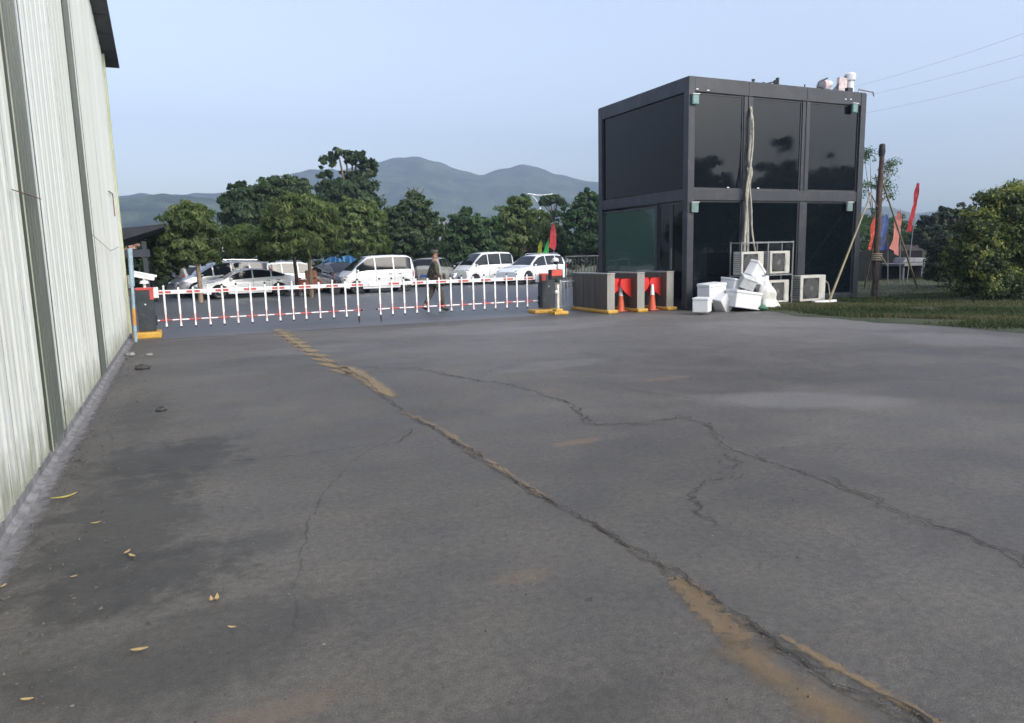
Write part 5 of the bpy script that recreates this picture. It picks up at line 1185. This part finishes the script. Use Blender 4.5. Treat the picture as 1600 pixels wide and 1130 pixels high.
def place(kind, name, label, cat, uf, vf, ur, vr, pt, Y=None, **kw):
    """front and rear wheel contact points in the photograph give position, heading and size"""
    sp = dict(sedan=(1.42, -1.30), mpv=(1.45, -1.40), suv=(1.42, -1.36), van=(1.25, -1.35), hatch=(1.28, -1.26))[kind]; W = dict(sedan=.9, mpv=.92, suv=.92, van=.8, hatch=.88)[kind]
    if Y is None: f, r = gnd(uf, vf)[:2], gnd(ur, vr)[:2]
    else: f, r = aty(uf, 440, Y[0])[:2], aty(ur, 440, Y[1])[:2]
    d = f-r; wb = np.linalg.norm(d); d = d/wb; sc = wb/(sp[0]-sp[1]); rz = math.atan2(d[1], d[0])
    n = np.array([d[1], -d[0]]);
    if n[1] < 0: n = -n
    c = f-d*sp[0]*sc+n*(W-.05)*sc
    print(label[:30], 'scale %.2f rz %.0f at %.1f %.1f' % (sc, math.degrees(rz), *c))
    return car(name, label, cat, (c[0], c[1], .004), rz, kw.pop('sc', sc), kind, pt, **kw)
def place_c(kind, name, label, cat, u, Y, rz, sc, pt, **kw):
    c = aty(u, 430, Y); return car(name, label, cat, (c[0], c[1], .004), R_(rz), sc, kind, pt, **kw)
place_c('sedan', 'sedan', 'white sedan parked side on behind the left barrier boom', 'car', 384, 34.4, 189, .93, P_w, zs=.92)
place('mpv', 'minivan', 'white and silver minivan parked just behind the white sedan', 'car', 309, 0, 397, 0, P_s, Y=(35.6, 36.2), sc=.93)
place('suv', 'estate_car', 'white car half hidden behind the thin tree trunks left of the grey sedan', 'car', 513, 0, 440, 0, P_w, Y=(36.8, 36.4), sc=.84)
place('sedan', 'sedan', 'dark grey sedan nose out beside the first white van', 'car', 520, 0, 480, 0, P_g, Y=(33.4, 36.6), sc=.97)
place_c('van', 'microbus', 'boxy white microbus parked side on behind the gap between the booms', 'van', 586, 33.6, 188, .93, P_w2, zs=.97)
place('hatch', 'small_car', 'navy car with red tail light behind the walking guard', 'car', 690, 0, 655, 0, P_k, Y=(39, 36.4), sc=.93)
place('hatch', 'hatchback', 'champagne hatchback with red tail lights right of the walking guard', 'car', 735, 0, 703, 0, P_b, Y=(39.4, 35.8), sc=.97)
place('hatch', 'small_car', 'silver car hidden between the champagne hatchback and the second van', 'car', 722, 0, 760, 0, P_s, Y=(37.8, 38.8), sc=.80)
place('van', 'microbus', 'second white microbus parked behind the white estate car', 'van', 738, 0, 812, 0, P_w2, Y=(36.6, 37.6), sc=.93)
place_c('suv', 'estate_car', 'clean white estate car with roof rails beside the right barrier cabinet', 'car', 832, 36.2, 204, .93, P_w, zs=.95)
place('hatch', 'small_car', 'silver car with a red tail light partly behind the leftmost tree', 'car', 250, 0, 277, 0, P_b, Y=(40, 38.4), sc=.9)
# rusty handcart beside the thin trunks
p = gnd(491, 463); t = thing('cargo_tricycle', 'rusty red brown cargo tricycle standing in front of the dark grey sedan', 'tricycle', (p[0], p[1]+.4, .004))
x, y = p[0], p[1]+.4
M_rr = pm('rusty_red', (.27, .085, .05), .8, var=.35, nscale=6, dirt=(.12, .07, .05))
b_ = MB().mm((x-.62, y-.4, .28), (x+.35, y+.4, .34)).mm((x-.62, y-.4, .34), (x-.58, y+.4, .72)).mm((x+.31, y-.4, .34), (x+.35, y+.4, .72)).mm((x-.58, y-.4, .34), (x+.31, y-.37, .72)).mm((x-.58, y+.37, .34), (x+.31, y+.4, .72)).build('cargo_box', M_rr, t, world=True, bevel=.01)
MB().mm((x-.25, y-.2, .74), (x+.2, y+.2, 1.12)).build('seat_back', pm('orange_brown_cover', (.33, .15, .08), .8), t, world=True, bevel=.06)
MB().tube([(x+.35, y, .35), (x+.75, y, .42), (x+.95, y, .62), (x+.98, y, .95)], .025, 7).build('frame', M_rr, t, world=True)
MB().tube([(x+.95, y-.3, 1.0), (x+.98, y, .95), (x+.95, y+.3, 1.0)], .018, 7).build('handlebar', M_black, t, world=True)
for wx, wy in ((x-.15, y-.46), (x-.15, y+.46), (x+.98, y)):
    w_ = MB().lathe([(.17, -.03), (.235, -.03), (.25, 0), (.235, .03), (.17, .03)], (wx, wy, .25), 20, 'Y').build('wheel', M_tyre, t, world=True, smooth=40)
    MB().lathe([(.17, -.008), (.17, .008)], (wx, wy, .25), 16, 'Y').build('hub', M_steel, w_, world=True)
# low kerbs / planting strip under the lot trees
for i, (u, v, lab) in enumerate(((309, 470, 'soil ring kerb round the leftmost car park tree trunk'), (462, 452, 'soil ring kerb round the thin middle trunk'), (484, 455, 'soil ring kerb round the trunk by the tricycle'))):
    pass

# ------------------------------------------------------------------ guard
def skin(name, vs, es, mat, parent, sub=2, smooth=True):
    me = bpy.data.meshes.new(name); me.from_pydata([v[:3] for v in vs], es, []); me.materials.append(mat)
    o = bpy.data.objects.new(name, me); C.objects.link(o); o.parent = parent
    md = o.modifiers.new('skin', 'SKIN'); md.use_smooth_shade = True; md.branch_smoothing = .4
    sv = me.skin_vertices[0].data
    for i, v in enumerate(vs): sv[i].radius = (v[3], v[4] if len(v) > 4 else v[3])
    sv[0].use_root = True
    sb = o.modifiers.new('sub', 'SUBSURF'); sb.levels = sub; sb.render_levels = sub
    return o
def mat_camo():
    m, nt, b = newmat('camouflage_cloth')
    n = noise(nt, 9, 3, .5, loc=(2, 1, 4)); n2 = noise(nt, 14, 2, .5, loc=(9, 4, 0))
    c = ramp(nt, n, [(.0, (.03, .042, .022)), (.42, (.03, .042, .022)), (.43, (.08, .085, .05)), (.52, (.08, .085, .05)), (.53, (.075, .045, .032)), (.62, (.075, .045, .032)), (.63, (.15, .15, .11))], 'CONSTANT')
    c = mixc(nt, ramp(nt, n2, [(.60, 0.), (.61, 1.)]), c, (.03, .03, .028)); nt.links.new(c, b.inputs['Base Color']); b.inputs['Roughness'].default_value = .9; return m
M_camo = mat_camo(); M_skin = pm('skin', (.36, .19, .13), .55, var=.06); M_boot = pm('boot_leather', (.015, .014, .014), .45); M_hair = pm('black_hair', (.012, .011, .01), .6)
gp = gnd(682, 487); gs = 1.0
t = thing('person', 'person in camouflage uniform and cap walking to the right behind the barrier', 'person', (gp[0], gp[1]+.05, .004), R_(-8))
# facing +x. hip height .95, stride: front leg +x
zk = 1.0
body = []; ed = []
def B(x, y, z, r, r2=None, link=None):
    body.append((x, y, z, r, r2 if r2 else r)); 
    if link is not None: ed.append((link, len(body)-1))
    return len(body)-1
pel = B(0, 0, .98, .125, .15); wa = B(.005, 0, 1.13, .105, .135, pel); ch = B(.01, 0, 1.32, .115, .155, wa); ub = B(.0, 0, 1.45, .075, .10, ch); nk = B(.01, 0, 1.53, .052, .052, ub)
hd0 = B(.025, 0, 1.585, .10, .088, nk); hd1 = B(.02, 0, 1.67, .122, .10, hd0); hd2 = B(.01, 0, 1.74, .10, .088, hd1)
# nose and chin give the face its profile (the face looks along +x)
no = B(.125, 0, 1.65, .016, .014, hd1); chn = B(.085, 0, 1.575, .032, .035, hd0)
def leg(y, kx, kz, axx, az, tx, tz=.03):
    h = B(.01, y, .90, .088, .09, pel); k = B(kx, y, kz, .06, .06, h); cal = B((kx*.6+axx*.4), y, kz*.62+az*.38, .055, .052, k); a_ = B(axx, y, az, .038, .038, cal); f = B(tx-.03, y, tz+.01, .024, .03, a_)
leg(.095, -.10, .52, -.33, .16, -.21, .05)      # rear (left) leg, heel lifting
leg(-.095, .17, .53, .20, .11, .36, .04)        # front (right) leg
def arm(y, ex, ez, hx, hz, s):
    sh = B(.0, y, 1.42, .058, .058, ub); el = B(ex, y*1.18, ez, .042, .042, sh); wr_ = B(hx, y*1.15, hz, .028, .028, el)
    dx, dz = hx-ex, hz-ez; L = math.hypot(dx, dz); dx, dz = dx/L, dz/L
    pa = B(hx+dx*.06, y*1.15, hz+dz*.06, .022, .034, wr_)
    for k in range(4):
        yy = y*1.15+(k-1.5)*.018; ln = (.070, .082, .078, .062)[k]
        f1 = B(hx+dx*.10, yy, hz+dz*.10, .009, .009, pa); f2 = B(hx+dx*(.10+ln*.5)+.012, yy, hz+dz*(.10+ln*.5), .008, .008, f1); B(hx+dx*(.10+ln)+.035, yy, hz+dz*(.10+ln), .0075, .0075, f2)
    th1 = B(hx+dx*.05+.03, y*1.15-s*.03, hz+dz*.05, .011, .011, pa); B(hx+dx*.09+.045, y*1.15-s*.035, hz+dz*.09, .009, .009, th1)
arm(-.20, .02, 1.14, .17, .96, -1); arm(.20, -.10, 1.16, -.20, .93, 1)
bd = skin('body', body, ed, M_skin, t)
# clothing over the body
jk = [(0, 0, .93, .15, .175), (.005, 0, 1.08, .128, .158), (.01, 0, 1.30, .132, .172), (.0, 0, 1.44, .095, .125), (.01, 0, 1.525, .078, .078)]; je = [(0, 1), (1, 2), (2, 3), (3, 4)]
for y, ex, ez, hx, hz in ((-.20, .02, 1.14, .17, .96), (.20, -.10, 1.16, -.20, .93)):
    n0 = len(jk); jk += [(0, y, 1.42, .074, .074), (ex, y*1.18, ez, .060, .060), (ex*.12+hx*.88, y*1.15, ez*.12+hz*.88, .046, .046)]; je += [(3, n0), (n0, n0+1), (n0+1, n0+2)]
skin('jacket', jk, je, M_camo, t)
tr = [(0, 0, .96, .138, .165)]; te = []
for y, kx, kz, axx, az in ((.095, -.10, .52, -.33, .16), (-.095, .17, .53, .20, .11)):
    n0 = len(tr); tr += [(.01, y, .88, .103, .103), (kx, y, kz, .078, .078), (kx*.5+axx*.5, y, kz*.5+az*.5, .07, .07), (kx*.12+axx*.88, y, kz*.12+az*.88+.01, .058, .058)]; te += [(0, n0), (n0, n0+1), (n0+1, n0+2), (n0+2, n0+3)]
skin('trousers', tr, te, M_camo, t)
for (ax_, az, tx, tz) in ((-.33, .16, -.20, .05), (.20, .11, .37, .045)):
    skin('boot', [(ax_-.005, 0, az+.05, .062, .062), (ax_-.01, 0, az-.03, .062, .062), (ax_-.04, 0, max(.05, az-.09), .052, .05), ((ax_+tx)/2, 0, tz+.02, .055, .058), (tx+.01, 0, tz, .044, .054)], [(0, 1), (1, 2), (1, 3), (3, 4)], M_boot, t).location = (0, .095 if ax_ < 0 else -.095, 0)
MB().box((.005, 0, .985), (.305, .36, .045)).build('belt', M_black, t, bevel=.02)
cp = MB().lathe([(.108, 0), (.122, .03), (.116, .075), (.075, .105), (.0, .11)], (.01, 0, 1.70), 20).build('cap', M_camo, t, smooth=60)
MB().prism([(.09, -.08, 1.70), (.20, -.055, 1.69), (.22, 0, 1.688), (.20, .055, 1.69), (.09, .08, 1.70)], (0, 0, .01)).build('peak', M_camo, cp)
MB().sphere((-.035, 0, 1.69), .083, 12, (.9, 1.0, .85)).build('hair', M_hair, t, smooth=60)
for s_ in (-1, 1):
    MB().sphere((.02, s_*.082, 1.655), .022, 8, (.7, .4, 1.3)).build('ear', M_skin, t, smooth=60)
    MB().sphere((.100, s_*.032, 1.678), .011, 8).build('eye', M_hair, t, smooth=60)
MB().box((.112, 0, 1.615), (.012, .045, .009)).build('mouth', pm('lips', (.30, .10, .09), .5), t)

# ------------------------------------------------------------------ litter on the yard
M_dry = pm('dry_leaf', (.42, .30, .13), .8, var=.25, nscale=30); M_yl = pm('yellow_leaf', (.45, .38, .10), .8, var=.2, nscale=30); M_stone = pm('asphalt_crumb', (.05, .05, .05), .9, bmp=.5)
def fleaf(label, u, v, L, rot, mat=M_dry, w_=.35, curl=.25):
    p = gnd(u, v); L *= .85; rows = []; mb = MB()
    for i in range(9):
        q = i/8; hw = L*w_*.5*math.sin(math.pi*min(1, q*.94+.03))**.8
        zc_ = .014+L*curl*(abs(q-.5)*2)**2*.5
        rows.append([(L*(q-.5), k*hw, zc_+abs(k)*hw*.5) for k in (-1, -.5, 0, .5, 1)])
    mb.grid(rows); o = mb.build('fallen_leaf', mat, smooth=60, solid=.0015); o.location = (p[0], p[1], 0); o.rotation_euler = (0, 0, R_(rot))
    return tag(o, label, 'leaf', 'dry leaves lying on the asphalt')
fleaf('long yellow leaf on the damp patch beside the warehouse footing', 101, 781, .20, 20, M_yl, .22)
fleaf('small orange leaf below the long yellow leaf', 150, 821, .07, 10)
fleaf('left curled brown leaf of the pair on the damp patch edge', 199, 867, .07, 60)
fleaf('right curled brown leaf of the pair on the damp patch edge', 207, 873, .08, 120)
fleaf('left twin of two upright curled leaves at the lower left', 331, 943, .065, 95, curl=.6)
fleaf('right twin of two upright curled leaves at the lower left', 339, 941, .075, 80, curl=.6)
fleaf('single tan leaf just below the twin curled leaves', 363, 985, .05, 150)
fleaf('flat brown leaf at the bottom left quarter', 218, 1021, .085, -10)
fleaf('brown leaf nearest the bottom left corner', 43, 1099, .06, -20)
fleaf('tiny pale leaf scrap near the left edge', 6, 920, .05, 60)
fleaf('brown leaf by the thin joint line', 116, 905, .04, 10)
def stone(label, u, v, s_, mat=M_stone):
    p = gnd(u, v); g = random.Random(int(u)); mb = MB(); mb.sphere((0, 0, s_*.3), s_, 8, (1.2, 1, .6)); mb.v = [tuple(c*(1+g.uniform(-.15, .15)) for c in q) for q in mb.v]
    o = mb.build('stone', mat, smooth=30); o.location = (p[0], p[1], 0); return tag(o, label, 'stone', 'loose stones on the asphalt')
stone('dark lump nearest the left barrier base', 223, 577, .09); stone('grey lump close to the warehouse corner', 204, 556, .08, M_conc); stone('small grey lump below the left barrier base', 233, 556, .06, M_conc); stone('lone dark lump in the open left of the yellow line', 252, 642, .05)

# crumbs of broken asphalt along the main crack and grit under the wall
g = np.random.default_rng(9); mb = MB(); Pm = [gnd(*p)[:2] for p in main]
def crumb(x, y, r):
    q = [(1, 0, 0), (0, 1, 0), (-1, 0, 0), (0, -1, 0), (0, 0, .8), (0, 0, -.4)]; j = g.uniform(.6, 1.3, 6)
    a_ = g.uniform(0, 6.28); ca, sa = math.cos(a_), math.sin(a_)
    mb.add([(x+r*k*(ca*p[0]-sa*p[1]), y+r*k*(sa*p[0]+ca*p[1]), .008+r*.35+r*k*p[2]) for p, k in zip(q, j)], [(0, 1, 4), (1, 2, 4), (2, 3, 4), (3, 0, 4), (1, 0, 5), (2, 1, 5), (3, 2, 5), (0, 3, 5)])
for k in range(420):
    i = int(g.integers(7, len(Pm)-1)); p = Pm[i]+(Pm[i+1]-Pm[i])*g.random(); d_ = g.normal(0, .03); crumb(p[0]+d_, p[1], g.uniform(.003, .007))
for k in range(500): crumb(WX+.12+abs(g.normal(0, .28)), g.uniform(3, 15), g.uniform(.004, .012))
for k in range(900):
    y_ = g.uniform(1.3, 12); crumb(g.uniform(-.8, .2+y_*1.1), y_, g.uniform(.003, .008))
tag(mb.build('grit', pm('loose_grit', (.10, .09, .075), .9, var=.5, nscale=40)), 'loose grit and asphalt crumbs scattered along the main crack', 'grit', kind='stuff')

# ------------------------------------------------------------------ haze
mb = MB(); mb.mm((-1720, -1720, -1.1), (1720, 1720, 290))
hz = bpy.data.materials.new('haze'); hz.use_nodes = True; nt = hz.node_tree
for n_ in list(nt.nodes):
    if n_.type == 'BSDF_PRINCIPLED': nt.nodes.remove(n_)
pv = nt.nodes.new('ShaderNodeVolumePrincipled'); pv.inputs['Color'].default_value = (.60, .77, 1.0, 1); pv.inputs['Density'].default_value = .00078; pv.inputs['Anisotropy'].default_value = .2
nt.links.new(pv.outputs[0], nt.nodes['Material Output'].inputs['Volume'])
tag(mb.build('haze', hz), kind='stuff')
print('objects', len(bpy.data.objects))
